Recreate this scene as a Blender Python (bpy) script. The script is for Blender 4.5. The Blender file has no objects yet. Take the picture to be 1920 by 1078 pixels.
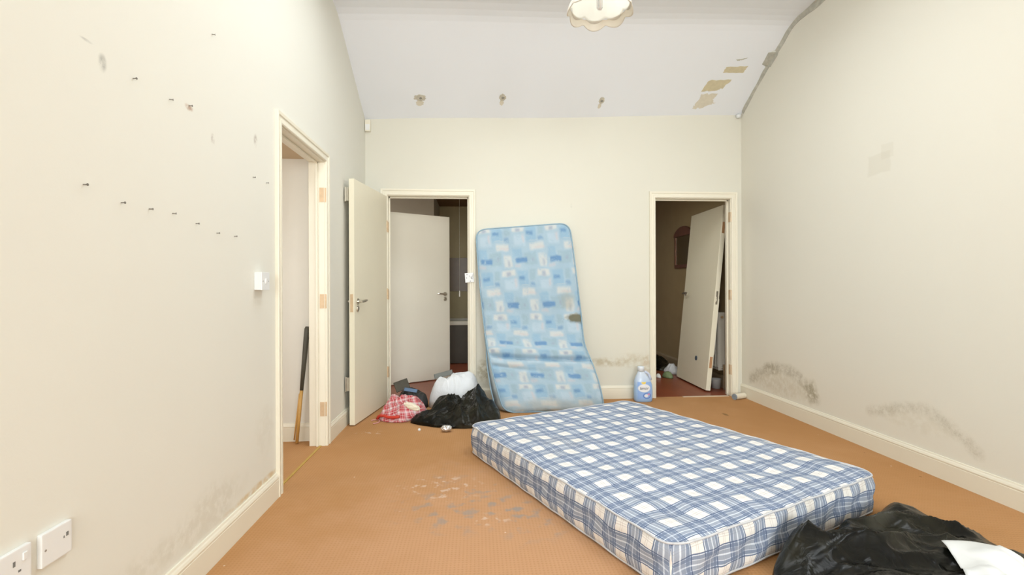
import bpy, bmesh, math, random
from mathutils import Vector, Matrix, noise as mnoise

sc = bpy.context.scene
COL = sc.collection
PI = math.pi

# ------------------------------------------------------------------ camera
CAM_H = 1.11408
def make_camera():
    yaw, pitch, roll, fpx = 0.07044, -0.00053, -0.00355, 914.9
    f = Vector((math.sin(yaw)*math.cos(pitch), math.cos(yaw)*math.cos(pitch), math.sin(pitch)))
    r = Vector((math.cos(yaw), -math.sin(yaw), 0)); u = r.cross(f)
    c, s = math.cos(roll), math.sin(roll)
    r2 = r*c + u*s; u2 = u*c - r*s
    cam = bpy.data.cameras.new('camera'); o = bpy.data.objects.new('camera', cam); COL.objects.link(o)
    m = Matrix.Identity(4)
    for i in range(3):
        m[i][0] = r2[i]; m[i][1] = u2[i]; m[i][2] = -f[i]
    m[0][3], m[1][3], m[2][3] = 0, 0, CAM_H
    o.matrix_world = m
    cam.sensor_width = 36; cam.lens = 36*fpx/1920; cam.clip_start = 0.02; cam.clip_end = 100
    sc.camera = o
make_camera()

# ------------------------------------------------------------------ view, world, light
vs = sc.view_settings
vs.view_transform = 'Standard'; vs.look = 'None'; vs.gamma = 1; vs.use_curve_mapping = False
vs.exposure = 0.13
w = bpy.data.worlds.new('sky'); sc.world = w; w.use_nodes = True
bgn = w.node_tree.nodes['Background']
bgn.inputs[0].default_value = (0.86, 0.93, 1.0, 1); bgn.inputs[1].default_value = 1.2

def area(name, loc, rot, sx, sy, power, color=(1, 1, 1)):
    l = bpy.data.lights.new(name, 'AREA'); l.shape = 'RECTANGLE'; l.size = sx; l.size_y = sy
    l.energy = power; l.color = color
    o = bpy.data.objects.new(name, l); COL.objects.link(o); o.location = loc; o.rotation_euler = rot
    return o
# daylight through the two windows behind the camera (lamp stands outside each pane, pointing in)
area('window_daylight', (-0.15, -4.82, 1.75), (math.radians(90), 0, 0), 1.5, 1.7, 158, (0.94, 0.985, 1.0))
area('window_daylight', (1.75, -4.82, 1.75), (math.radians(90), 0, 0), 1.5, 1.7, 158, (0.94, 0.985, 1.0))
# two unseen roof lights added beside the pendant to even out the room
area('added_rooflight', (-.136, 2.5, 3.55), (0, 0, 0), .94, 1.6, 26, (0.94, 0.985, 1.0))
area('added_rooflight', (1.27, 2.5, 3.55), (0, 0, 0), .94, 1.6, 30, (0.94, 0.985, 1.0))
# small unseen rooflight added over the hall to brighten the loose door
area('added_hall_light', (1.3, 5.5, 2.62), (0, 0, 0), .6, .8, 13, (1.0, 0.95, 0.80))
# and one added over the lobby to brighten the inner door
area('added_lobby_light', (-.3, 5.2, 2.62), (0, 0, 0), .6, .4, 6, (1.0, 0.97, 0.88))
# light through an added, unseen bathroom window, lifting the dark strip
area('added_bathroom_light', (-2.42, 6.35, 1.6), (math.radians(90), 0, math.radians(-90)), 1.0, 0.9, 22, (1.0, 0.97, 0.9))
# daylight from the window of the side passage
area('passage_daylight', (-2.1, 2.02, 1.35), (math.radians(90), 0, 0), 1.0, 1.2, 11, (1.0, 0.97, 0.92))

# ------------------------------------------------------------------ node helper
class NT:
    def __init__(s, name):
        s.m = bpy.data.materials.new(name); s.m.use_nodes = True
        s.t = s.m.node_tree; s.n = s.t.nodes; s.b = s.n['Principled BSDF']
    def _set(s, sock, v):
        if v is None: return
        if hasattr(v, 'is_output') or isinstance(v, bpy.types.NodeSocket): s.t.links.new(v, sock)
        elif isinstance(v, (tuple, list)) and len(v) == 3 and sock.type == 'RGBA': sock.default_value = (*v, 1)
        else: sock.default_value = v
    def math(s, op, a, b=None, c=None, clamp=False):
        n = s.n.new('ShaderNodeMath'); n.operation = op; n.use_clamp = clamp
        s._set(n.inputs[0], a); s._set(n.inputs[1], b)
        if c is not None: s._set(n.inputs[2], c)
        return n.outputs[0]
    def mix(s, f, a, b, mode='MIX'):
        n = s.n.new('ShaderNodeMix'); n.data_type = 'RGBA'; n.blend_type = mode
        s._set(n.inputs[0], f); s._set(n.inputs[6], a); s._set(n.inputs[7], b)
        return n.outputs[2]
    def noise(s, vec, scale, detail=3, rough=0.55, dist=0.0):
        n = s.n.new('ShaderNodeTexNoise'); s._set(n.inputs['Vector'], vec)
        n.inputs['Scale'].default_value = scale; n.inputs['Detail'].default_value = detail
        n.inputs['Roughness'].default_value = rough; n.inputs['Distortion'].default_value = dist
        return n.outputs[0]
    def coord(s, which='Object'):
        return s.n.new('ShaderNodeTexCoord').outputs[which]
    def sep(s, v):
        n = s.n.new('ShaderNodeSeparateXYZ'); s._set(n.inputs[0], v); return n.outputs
    def comb(s, x, y, z):
        n = s.n.new('ShaderNodeCombineXYZ')
        for i, q in enumerate((x, y, z)): s._set(n.inputs[i], q)
        return n.outputs[0]
    def ramp(s, f, stops, interp='LINEAR'):
        n = s.n.new('ShaderNodeValToRGB'); cr = n.color_ramp; cr.interpolation = interp
        while len(cr.elements) > 1: cr.elements.remove(cr.elements[0])
        for i, (p, c) in enumerate(stops):
            e = cr.elements[0] if i == 0 else cr.elements.new(p)
            e.position = p; e.color = (*c, 1) if len(c) == 3 else c
        s._set(n.inputs[0], f); return n.outputs[0]
    def smooth(s, v, a, b):
        n = s.n.new('ShaderNodeMapRange'); n.interpolation_type = 'SMOOTHSTEP'; n.clamp = True
        s._set(n.inputs[0], v); n.inputs[1].default_value = a; n.inputs[2].default_value = b
        return n.outputs[0]
    def bump(s, h, strength=0.3, dist=0.01):
        n = s.n.new('ShaderNodeBump'); n.inputs['Strength'].default_value = strength
        n.inputs['Distance'].default_value = dist; s._set(n.inputs['Height'], h)
        s.t.links.new(n.outputs[0], s.b.inputs['Normal'])
    def set(s, **k):
        for kk, v in k.items():
            s._set(s.b.inputs[kk.replace('_', ' ')], v)
        return s
    def ellipse(s, a, b, ca, cb, ra, rb):
        """normalised distance from an ellipse centre"""
        x = s.math('DIVIDE', s.math('SUBTRACT', a, ca), ra); y = s.math('DIVIDE', s.math('SUBTRACT', b, cb), rb)
        return s.math('SQRT', s.math('ADD', s.math('MULTIPLY', x, x), s.math('MULTIPLY', y, y)))
    def segdist(s, a, b, p, q):
        dx, dy = q[0]-p[0], q[1]-p[1]; l2 = dx*dx+dy*dy
        ax = s.math('SUBTRACT', a, p[0]); by = s.math('SUBTRACT', b, p[1])
        t = s.math('DIVIDE', s.math('ADD', s.math('MULTIPLY', ax, dx), s.math('MULTIPLY', by, dy)), l2, clamp=True)
        ex = s.math('SUBTRACT', ax, s.math('MULTIPLY', t, dx)); ey = s.math('SUBTRACT', by, s.math('MULTIPLY', t, dy))
        return s.math('SQRT', s.math('ADD', s.math('MULTIPLY', ex, ex), s.math('MULTIPLY', ey, ey)))

def plain(name, col, rough=0.5, metal=0.0, spec=0.5, var=0.05, scale=6, bump=0.0, bscale=80):
    k = NT(name); v = k.coord()
    n = k.noise(v, scale, 3)
    d = tuple(max(0, c*(1-var*1.6)) for c in col); u = tuple(min(1, c*(1+var)) for c in col)
    k.set(Base_Color=k.mix(n, d, u), Roughness=rough, Metallic=metal)
    k.b.inputs['Specular IOR Level'].default_value = spec
    if bump: k.bump(k.noise(v, bscale, 4), bump, 0.004)
    return k.m

def wall_mat(name, col, axes, blobs=(), arcs=(), boxes=(), rough=0.7):
    """painted plaster; blobs (a,b,ra,rb,strength,colour), arcs (points,width,strength,colour), axes name the two wall coordinates"""
    k = NT(name); v = k.coord(); xyz = k.sep(v); a, b = xyz[axes[0]], xyz[axes[1]]
    c = k.mix(k.noise(v, 1.3, 3), tuple(q*0.985 for q in col), tuple(min(1, q*1.015) for q in col))
    n1 = k.noise(v, 22, 5, 0.65); n2 = k.noise(v, 6, 4, 0.6); n3 = k.noise(v, 90, 3, 0.7)
    wob = k.math('MULTIPLY', k.math('SUBTRACT', n2, 0.5), 0.9)
    for (ca, cb, ra, rb, st, cc) in blobs:
        d = k.math('ADD', k.ellipse(a, b, ca, cb, ra, rb), wob)
        m = k.smooth(d, 1.05, 0.35)
        m = k.math('MULTIPLY', m, k.smooth(n1, 0.32, 0.62))
        c = k.mix(k.math('MULTIPLY', m, st), c, cc)
    for (pts, wd, st, cc) in arcs:
        m = None
        for p, q in zip(pts[:-1], pts[1:]):
            d = k.segdist(a, b, p, q); m = d if m is None else k.math('MINIMUM', m, d)
        m = k.math('ADD', m, k.math('MULTIPLY', k.math('SUBTRACT', n2, 0.5), wd*1.1))
        m = k.smooth(m, wd, wd*0.1)
        g = k.math('MULTIPLY', k.smooth(n1, 0.22, 0.66), k.math('ADD', 0.65, k.math('MULTIPLY', k.smooth(n3, 0.45, 0.62), 0.4)))
        c = k.mix(k.math('MULTIPLY', k.math('MULTIPLY', m, g), st, clamp=True), c, cc)
    for (ca, cb, ra, rb, st, cc) in boxes:
        da = k.math('DIVIDE', k.math('ABSOLUTE', k.math('SUBTRACT', a, ca)), ra)
        db = k.math('DIVIDE', k.math('ABSOLUTE', k.math('SUBTRACT', b, cb)), rb)
        d = k.math('ADD', k.math('MAXIMUM', da, db), k.math('MULTIPLY', wob, 0.6))
        c = k.mix(k.math('MULTIPLY', k.smooth(d, 1.05, 0.85), st), c, cc)
    k.set(Base_Color=c, Roughness=rough); k.b.inputs['Specular IOR Level'].default_value = 0.25
    k.bump(k.noise(v, 160, 3), 0.06, 0.003)
    return k.m

CREAM = (0.80, 0.785, 0.705)
MOULD = (0.20, 0.16, 0.07)
GREY = (0.30, 0.30, 0.26)
M = {}
M['wall_left'] = wall_mat('cream_paint_left', CREAM, 'YZ' and (1, 2),
    blobs=[(1.483, 1.765, .022, .035, .75, GREY), (1.425, 1.80, .03, .006, .5, GREY),
           (1.905, 1.79, .030, .014, .9, (.42, .22, .12)), (2.07, 1.719, .018, .028, .8, (.42, .36, .3)),
           (2.455, 1.83, .026, .042, .8, (.42, .36, .3)),
           (2.05, .22, .35, .12, .22, (.45, .40, .27)), (2.55, .4, .14, .16, .10, (.45, .40, .26)), (1.65, .2, .22, .09, .18, (.42, .38, .25)),
           (2.45, .145, .4, .022, .7, (.62, .42, .16))])
M['wall_back'] = wall_mat('cream_paint_back', (0.735, 0.715, 0.62), (0, 2),
    blobs=[(1.30, .36, .2, .06, .5, (.45, .36, .2)), (1.55, .38, .25, .1, .35, (.5, .40, .24)), (1.69, .3, .06, .2, .45, (.5, .36, .22)),
           (.06, .28, .09, .16, .75, (.35, .30, .18)), (.93, 1.92, .012, .03, .3, GREY)],
    arcs=[([(1.15, .37), (1.4, .35), (1.7, .41)], .04, .32, (.45, .37, .22))])
M['wall_right'] = wall_mat('cream_paint_right', (0.81, 0.785, 0.69), (1, 2),
    arcs=[([(4.62, .20), (4.50, .27), (4.36, .345), (4.2, .385), (4.03, .38), (3.88, .355), (3.78, .30), (3.70, .22)], .075, .50, (.27, .23, .12)),
          ([(3.16, .255), (3.05, .29), (2.91, .345), (2.76, .375), (2.66, .35), (2.58, .30), (2.50, .26), (2.44, .21)], .055, .36, (.30, .26, .15))],
    blobs=[(4.15, .24, .55, .14, .30, (.50, .43, .27)), (3.75, .26, .10, .12, .50, (.28, .24, .12)), (4.30, .36, .16, .06, .35, (.28, .24, .12)), (2.85, .28, .35, .08, .14, (.5, .42, .25))],
    boxes=[(3.08, 1.93, .095, .07, .13, (.45, .40, .28)), (3.01, 2.0, .05, .05, .10, (.45, .40, .28))])
M['gloss_cream'] = plain('cream_gloss_paint', (0.845, 0.80, 0.665), 0.38, spec=0.45, var=0.02, scale=3)
M['leaf'] = plain('magnolia_door_paint', (0.85, 0.80, 0.635), 0.4, spec=0.4, var=0.03, scale=2.0)
M['leaf_white'] = plain('offwhite_door_paint', (0.88, 0.845, 0.73), 0.45, spec=0.35, var=0.03, scale=2.0)
M['ceiling'] = plain('white_ceiling_paint', (0.875, 0.905, 0.95), 0.8, spec=0.2, var=0.012, scale=1.5, bump=0.05, bscale=120)
M['passage'] = plain('passage_plaster', (0.80, 0.775, 0.70), 0.7, spec=0.2, var=0.02)
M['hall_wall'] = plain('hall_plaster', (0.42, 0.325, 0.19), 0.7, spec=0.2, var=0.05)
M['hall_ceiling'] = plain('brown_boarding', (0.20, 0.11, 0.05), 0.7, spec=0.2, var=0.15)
M['bath_wall'] = plain('bathroom_plaster', (0.60, 0.53, 0.34), 0.6, spec=0.3, var=0.04)
M['white_plastic'] = plain('white_plastic', (0.84, 0.85, 0.84), 0.35, var=0.01)
M['dark_slot'] = plain('dark_slot', (0.2, 0.2, 0.19), 0.6)
M['steel'] = plain('brushed_steel', (0.66, 0.63, 0.56), 0.28, metal=1.0, var=0.05, scale=20)
M['brass'] = plain('tarnished_brass', (0.70, 0.52, 0.33), 0.5, metal=0.25, var=0.15, scale=25)
M['hinge_raw'] = plain('bare_wood_rebate', (0.50, 0.27, 0.13), 0.6, var=0.15, scale=20)
M['nail'] = plain('dark_nail', (0.22, 0.20, 0.17), 0.5, metal=0.6)
M['black_grip'] = plain('dark_rubber_grip', (0.085, 0.08, 0.06), 0.55, var=0.15, scale=14)
M['wood'] = plain('yellow_pine', (0.66, 0.38, 0.11), 0.5, var=0.15, scale=12)
M['mirror_wood'] = plain('red_brown_wood', (0.16, 0.05, 0.02), 0.35, var=0.2, scale=14)
M['mirror_glass'] = plain('mirror_glass', (0.72, 0.70, 0.60), 0.12, metal=1.0, var=0.0)
M['radiator'] = plain('radiator_enamel', (0.74, 0.72, 0.66), 0.35, var=0.02)
M['bath'] = plain('bath_enamel', (0.62, 0.60, 0.52), 0.25, var=0.02)
M['bath_panel'] = plain('dark_bath_panel', (0.07, 0.06, 0.045), 0.5, var=0.2)
M['bath_tile'] = plain('brown_tile', (0.22, 0.15, 0.08), 0.3, var=0.15, scale=9)
M['paper'] = plain('white_paper', (0.80, 0.82, 0.82), 0.6, var=0.02, scale=3)
M['cream_paper'] = plain('cream_paper', (0.78, 0.72, 0.58), 0.7, var=0.06, scale=9)
M['foil'] = plain('crumpled_foil', (0.80, 0.80, 0.82), 0.25, metal=0.9, var=0.1, scale=30)
def translucent(name, col, f):
    k = NT(name); t = k.n.new('ShaderNodeBsdfTranslucent'); t.inputs[0].default_value = (*col, 1)
    k.set(Base_Color=col, Roughness=.4); mx = k.n.new('ShaderNodeMixShader'); mx.inputs[0].default_value = f
    k.t.links.new(k.b.outputs[0], mx.inputs[1]); k.t.links.new(t.outputs[0], mx.inputs[2])
    k.t.links.new(mx.outputs[0], k.n['Material Output'].inputs[0]); return k.m
M['glass_shade'] = translucent('cream_glass_shade', (0.95, 0.945, 0.90), .6)
M['skirt_shade'] = translucent('beige_fabric_skirt', (0.80, 0.75, 0.66), .3)
M['tape_grey'] = plain('grey_tape', (0.52, 0.51, 0.44), 0.35, var=0.25, scale=30)
M['tape_yellow'] = plain('yellowed_tape', (0.66, 0.59, 0.40), 0.6, var=0.10, scale=35)
M['tape_pale'] = plain('pale_tape_residue', (0.74, 0.69, 0.57), 0.6, var=0.08, scale=35)
M['filler'] = plain('chipped_filler', (0.62, 0.58, 0.48), 0.8, var=0.25, scale=60, bump=0.4, bscale=90)
M['strip_yellow'] = plain('yellow_edging', (0.52, 0.33, 0.07), 0.6, var=0.1, scale=15)
M['alu'] = plain('worn_threshold', (0.66, 0.52, 0.38), 0.4, var=0.1)
M['cardboard'] = plain('grey_board', (0.07, 0.062, 0.045), 0.7, var=0.2, scale=12)
M['blue_card'] = plain('blue_grey_card', (0.10, 0.17, 0.28), 0.5, var=0.1)
M['green_plastic'] = plain('dull_green_plastic', (0.20, 0.27, 0.13), 0.5, var=0.2, scale=15)
M['roll_end'] = plain('blue_grey_roll_end', (0.28, 0.33, 0.37), 0.5, var=0.25, scale=40)
M['pull_cord'] = plain('white_cord', (0.85, 0.85, 0.82), 0.5)
M['pink_cord'] = plain('pink_cord', (0.72, 0.36, 0.34), 0.6)

def red_floor():
    k = NT('red_floor_tiles'); v = k.coord(); x, y, z = k.sep(v)
    fx = k.math('ABSOLUTE', k.math('SUBTRACT', k.math('FRACT', k.math('DIVIDE', x, .15)), .5))
    fy = k.math('ABSOLUTE', k.math('SUBTRACT', k.math('FRACT', k.math('DIVIDE', y, .15)), .5))
    g = k.smooth(k.math('MAXIMUM', fx, fy), .47, .49)
    c = k.mix(k.noise(v, 5, 4), (.20, .045, .018), (.30, .075, .03))
    k.set(Base_Color=k.mix(k.math('MULTIPLY', g, .5), c, (.13, .04, .02)), Roughness=0.35)
    return k.m
M['red_floor'] = red_floor()

def carpet():
    k = NT('orange_brown_carpet'); v = k.coord(); x, y, z = k.sep(v)
    big = k.noise(v, 0.9, 4, .6); mid = k.noise(v, 5, 4, .6); fine = k.noise(v, 260, 2, .7)
    c = k.mix(k.smooth(big, .35, .65), (.485, .255, .108), (.535, .293, .136))
    # worn pinkish track down the middle of the room
    worn = k.math('ADD', k.ellipse(x, y, .05, 1.9, 1.1, 1.5), k.math('MULTIPLY', k.math('SUBTRACT', mid, .5), .8))
    c = k.mix(k.math('MULTIPLY', k.smooth(worn, 1.15, .3), .75), c, (.585, .338, .195))
    # ribbed weave, 14 mm grid
    sx = k.math('ABSOLUTE', k.math('SUBTRACT', k.math('FRACT', k.math('DIVIDE', x, .016)), .5))
    sy = k.math('ABSOLUTE', k.math('SUBTRACT', k.math('FRACT', k.math('DIVIDE', y, .016)), .5))
    weave = k.math('ADD', sx, sy)
    c = k.mix(k.math('MULTIPLY', k.smooth(weave, .45, .95), .28), c, (.34, .16, .05))
    c = k.mix(k.math('MULTIPLY', k.math('SUBTRACT', mid, .3), .25), c, (.33, .165, .06))
    # grey blue blotches
    n = k.noise(v, 13, 3, .55); n2 = k.noise(v, 4.5, 3, .5)
    for (cx, cy, rx, ry, st) in [(-.05, 2.50, .42, .33, .60), (.22, 2.36, .25, .28, .5), (-.15, 2.95, .22, .2, .2)]:
        d = k.math('ADD', k.ellipse(x, y, cx, cy, rx, ry), k.math('MULTIPLY', k.math('SUBTRACT', n2, .5), 1.2))
        m = k.math('MULTIPLY', k.smooth(d, 1.05, .45), k.smooth(n, .50, .68))
        c = k.mix(k.math('MULTIPLY', m, st), c, (.30, .285, .265))
    for (cx, cy, rx, ry, st) in [(-.20, 2.75, .3, .2, .7), (-.80, 3.82, .17, .05, .7), (-.35, 2.45, .06, .03, .8), (.05, 2.35, .12, .08, .7)]:
        d = k.math('ADD', k.ellipse(x, y, cx, cy, rx, ry), k.math('MULTIPLY', k.math('SUBTRACT', n2, .5), 1.0))
        m = k.math('MULTIPLY', k.smooth(d, 1.05, .45), k.smooth(k.noise(v, 19, 3, .6), .55, .66))
        c = k.mix(k.math('MULTIPLY', m, st), c, (.66, .50, .40))
    # crumbs
    vor = k.n.new('ShaderNodeTexVoronoi'); k._set(vor.inputs['Vector'], v); vor.inputs['Scale'].default_value = 7
    sp = k.smooth(vor.outputs['Distance'], .045, .02)
    rsel = k.sep(vor.outputs['Color'])[0]
    sp = k.math('MULTIPLY', sp, k.math('GREATER_THAN', rsel, .72))
    c = k.mix(k.math('MULTIPLY', sp, .7), c, (.75, .62, .5))
    sp2 = k.math('MULTIPLY', k.smooth(vor.outputs['Distance'], .07, .03), k.math('LESS_THAN', rsel, .10))
    c = k.mix(k.math('MULTIPLY', sp2, .55), c, (.17, .09, .04))
    d = k.ellipse(x, y, 2.148, 4.107, .02, .05)
    c = k.mix(k.math('MULTIPLY', k.smooth(d, 1.2, .5), .6), c, (.15, .09, .04))
    k.set(Base_Color=c, Roughness=0.95); k.b.inputs['Specular IOR Level'].default_value = 0.05
    k.bump(k.math('ADD', k.math('MULTIPLY', weave, .6), k.math('MULTIPLY', fine, .7)), .45, .004)
    return k.m
M['carpet'] = carpet()

def plaid():
    k = NT('blue_white_plaid_ticking'); uv = k.coord('UV'); x, y, z = k.sep(uv)
    nz = k.noise(uv, 4.2, 2, .5); nz2 = k.noise(k.comb(y, x, 3.7), 4.2, 2, .5)
    x = k.math('ADD', x, k.math('MULTIPLY', k.math('SUBTRACT', nz, .5), .06))
    y = k.math('ADD', y, k.math('MULTIPLY', k.math('SUBTRACT', nz2, .5), .06))
    W = (.90, .89, .87); LB = (.37, .42, .52); MB = (.26, .32, .44); DB = (.14, .19, .31); PL = (.72, .79, .90); T = (.66, .62, .60)
    def st(seq):
        out = []; 
        for (a, b, c) in seq:
            out += [(a+.004, c), (b-.004, c)]
        return out
    seq = [(0, .03, DB), (.03, .055, PL), (.055, .14, MB), (.14, .155, PL), (.155, .25, LB), (.25, .285, PL), (.285, .38, LB), (.38, .395, PL),
           (.395, .49, MB), (.49, .515, PL), (.515, .55, DB), (.55, .74, W), (.74, .755, T), (.755, .81, W), (.81, .825, T), (.825, 1.0, W)]
    P = .142
    OX, OY = (.275*P+.7+.005+.095) % P, (.275*P+.8925+.005+.095) % P
    rx = k.ramp(k.math('FRACT', k.math('DIVIDE', k.math('ADD', x, OX), P)), st(seq)); ry = k.ramp(k.math('FRACT', k.math('DIVIDE', k.math('ADD', y, OY), P)), st(seq))
    c = k.mix(.58, k.mix(1.0, rx, ry, 'MULTIPLY'), k.mix(1.0, rx, ry, 'DARKEN'))
    for q, o_ in ((x, OX), (y, OY)):
        f = k.math('FRACT', k.math('DIVIDE', k.math('ADD', q, o_), P))
        ln = k.smooth(k.math('ABSOLUTE', k.math('SUBTRACT', f, .268)), .024, .012)
        c = k.mix(k.math('MULTIPLY', ln, .5), c, (.68, .74, .82))
    # grubby grey yellow patches
    g = k.smooth(k.noise(uv, 2.1, 4, .6), .52, .75)
    c = k.mix(k.math('MULTIPLY', g, .25), c, (.55, .50, .40))
    k.set(Base_Color=c, Roughness=.85); k.b.inputs['Specular IOR Level'].default_value = .15
    k.bump(k.noise(uv, 220, 3, .6), .12, .003)
    return k.m
M['plaid'] = plaid()
M['piping'] = plain('pale_grey_piping', (.62, .63, .66), .8, var=.12, scale=40)

def patchwork():
    k = NT('blue_patchwork_ticking'); uv = k.coord('UV'); u, v, z = k.sep(uv)
    n1 = k.math('SUBTRACT', k.noise(uv, 7, 3, .55), .5); n2 = k.math('SUBTRACT', k.noise(k.comb(v, u, 2.0), 7, 3, .55), .5)
    u = k.math('ADD', u, k.math('MULTIPLY', n1, .048)); v = k.math('ADD', v, k.math('MULTIPLY', n2, .048))
    PU, PV = .33, .375
    vr = k.math('DIVIDE', v, PV); row = k.math('FLOOR', vr); b = k.math('FRACT', vr)
    a0 = k.math('ADD', k.math('DIVIDE', u, PU), k.math('MULTIPLY', row, .36)); a = k.math('FRACT', a0)
    soft = .06
    def box(a0_, a1, b0, b1):
        fa = k.math('DIVIDE', k.math('SUBTRACT', (a1-a0_)/2, k.math('ABSOLUTE', k.math('SUBTRACT', a, (a0_+a1)/2))), soft, clamp=True)
        fb = k.math('DIVIDE', k.math('SUBTRACT', (b1-b0)/2, k.math('ABSOLUTE', k.math('SUBTRACT', b, (b0+b1)/2))), soft, clamp=True)
        return k.math('MULTIPLY', fa, fb)
    c = k.mix(k.noise(uv, 9, 3), (.30, .46, .59), (.42, .56, .65))
    CR = (.68, .67, .62); PK = (.60, .53, .54); LT = (.23, .43, .61); MD = (.10, .26, .49); TE = (.29, .43, .51); GR = (.30, .36, .48); WB = (.47, .60, .70)
    for (bx, col, s) in [((.0, .42, .0, .2), CR, .75), ((.42, .78, .02, .42), LT, .7), ((.78, 1., .0, .3), TE, .7), ((.05, .45, .22, .5), WB, .7),
                        ((.5, .95, .42, .62), CR, .7), ((.0, .3, .5, .78), LT, .65), ((.3, .72, .60, .95), TE, .65), ((.72, 1., .66, 1.), CR, .65),
                        ((.12, .3, .04, .2), GR, .8), ((.30, .42, .2, .44), PK, .6), ((.44, .68, .14, .29), MD, .85), ((.76, .97, .28, .43), MD, .65),
                        ((.62, .98, .5, .6), PK, .6), ((.05, .45, .72, .90), MD, 1.1), ((.0, .25, .88, 1.), PK, .55), ((.52, .64, .72, .86), GR, .7),
                        ((.82, .93, .78, .98), GR, .7), ((.5, .8, .36, .4), CR, .7)]:
        m = k.math('MULTIPLY', box(*bx), k.math('MULTIPLY', k.smooth(k.noise(uv, 24, 3, .6), .18, .5), s))
        c = k.mix(m, c, col)
    c = k.mix(.16, c, (.45, .47, .48))
    # grime
    x0, y0, _ = k.sep(uv)
    st = k.smooth(k.math('ADD', k.ellipse(x0, y0, .83, .80, .12, .055), k.math('MULTIPLY', n1, 2.4)), 1.05, .4)
    c = k.mix(k.math('MULTIPLY', st, .92), c, (.15, .14, .08))
    st = k.smooth(k.math('ADD', k.ellipse(x0, y0, .80, .64, .10, .10), k.math('MULTIPLY', n2, 1.2)), 1.05, .3)
    c = k.mix(k.math('MULTIPLY', st, .4), c, (.36, .34, .25))
    st = k.smooth(k.math('ADD', k.ellipse(x0, y0, .45, 1.72, .5, .10), k.math('MULTIPLY', n2, 1.5)), 1.05, .3)
    c = k.mix(k.math('MULTIPLY', st, .45), c, (.50, .49, .44))
    k.set(Base_Color=c, Roughness=.8); k.b.inputs['Specular IOR Level'].default_value = .2
    k.bump(k.noise(uv, 30, 4, .6), .25, .01)
    return k.m
M['patchwork'] = patchwork()
M['mattress_side'] = plain('blue_grey_mattress_side', (.58, .67, .71), .7, var=.22, scale=9)
M['blue_piping'] = plain('steel_blue_piping', (.30, .44, .54), .7, var=.15, scale=30)

def bin_bag():
    k = NT('black_bin_bag'); v = k.coord()
    c = k.mix(k.smooth(k.noise(v, 4, 4, .6), .4, .7), (.003, .0035, .003), (.018, .017, .010))
    c = k.mix(k.smooth(k.noise(v, 2.6, 2, .4, .8), .56, .66), c, (.055, .053, .040))
    k.set(Base_Color=c, Roughness=k.math('ADD', .12, k.math('MULTIPLY', k.noise(v, 7, 3), .30)))
    k.b.inputs['Specular IOR Level'].default_value = .22
    k.bump(k.noise(v, 9, 3, .5, 1.5), .45, .02)
    return k.m
M['bin_bag'] = bin_bag()
M['black_sheet'] = plain('black_fabric', (.02, .02, .02), .55, var=.3, scale=8, bump=.3, bscale=30)

def white_bag():
    k = NT('white_carrier_bag'); v = k.coord()
    k.set(Base_Color=k.mix(k.noise(v, 8, 3), (.66, .70, .74), (.80, .83, .86)), Roughness=.35)
    k.bump(k.noise(v, 22, 4, .6, 1), .4, .01)
    return k.m
M['white_bag'] = white_bag()

def red_check():
    k = NT('red_check_laundry_bag'); v = k.coord(); x, y, z = k.sep(v)
    n = k.math('MULTIPLY', k.math('SUBTRACT', k.noise(v, 6, 2), .5), .10)
    a = k.math('ADD', k.math('ADD', x, k.math('MULTIPLY', z, .35)), n)
    b = k.math('ADD', k.math('ADD', k.math('MULTIPLY', y, .6), k.math('MULTIPLY', z, .9)), k.math('ADD', n, k.math('MULTIPLY', x, -.25)))
    R = (.46, .025, .035); P = (.66, .25, .27); W = (.74, .62, .62); G = (.26, .14, .18)
    seq = [(0, R), (.20, R), (.22, W), (.27, W), (.29, R), (.42, R), (.44, P), (.60, P), (.62, G), (.65, G), (.67, W), (.84, W), (.86, P), (1, P)]
    ra = k.ramp(k.math('FRACT', k.math('DIVIDE', a, .075)), seq); rb = k.ramp(k.math('FRACT', k.math('DIVIDE', b, .075)), seq)
    k.set(Base_Color=k.mix(.5, ra, rb), Roughness=.4)
    k.bump(k.noise(v, 30, 4), .3, .01)
    return k.m
M['red_check'] = red_check()
M['red_trim'] = plain('red_binding', (.62, .05, .03), .5, var=.15, scale=20)

def clearish(name, col, alpha):
    k = NT(name); k.set(Base_Color=col, Roughness=.2, Alpha=alpha); return k.m
M['clear_plastic'] = clearish('clear_plastic', (.75, .76, .74), .55)
def pane():
    k = NT('window_glass'); t = k.n.new('ShaderNodeBsdfTransparent'); g = k.n.new('ShaderNodeBsdfGlossy'); g.inputs['Roughness'].default_value = .02
    mx = k.n.new('ShaderNodeMixShader'); mx.inputs[0].default_value = .04
    k.t.links.new(t.outputs[0], mx.inputs[1]); k.t.links.new(g.outputs[0], mx.inputs[2])
    k.t.links.new(mx.outputs[0], k.n['Material Output'].inputs[0]); return k.m
M['pane'] = pane()
def softener():
    k = NT('pale_blue_bottle'); v = k.coord(); z = k.sep(v)[2]
    c = k.ramp(z, [(0.0, (.36, .55, .86)), (.15, (.40, .60, .88)), (.21, (.56, .68, .86)), (.30, (.68, .76, .86))])
    k.set(Base_Color=c, Roughness=.25); return k.m
M['softener'] = softener()
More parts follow.
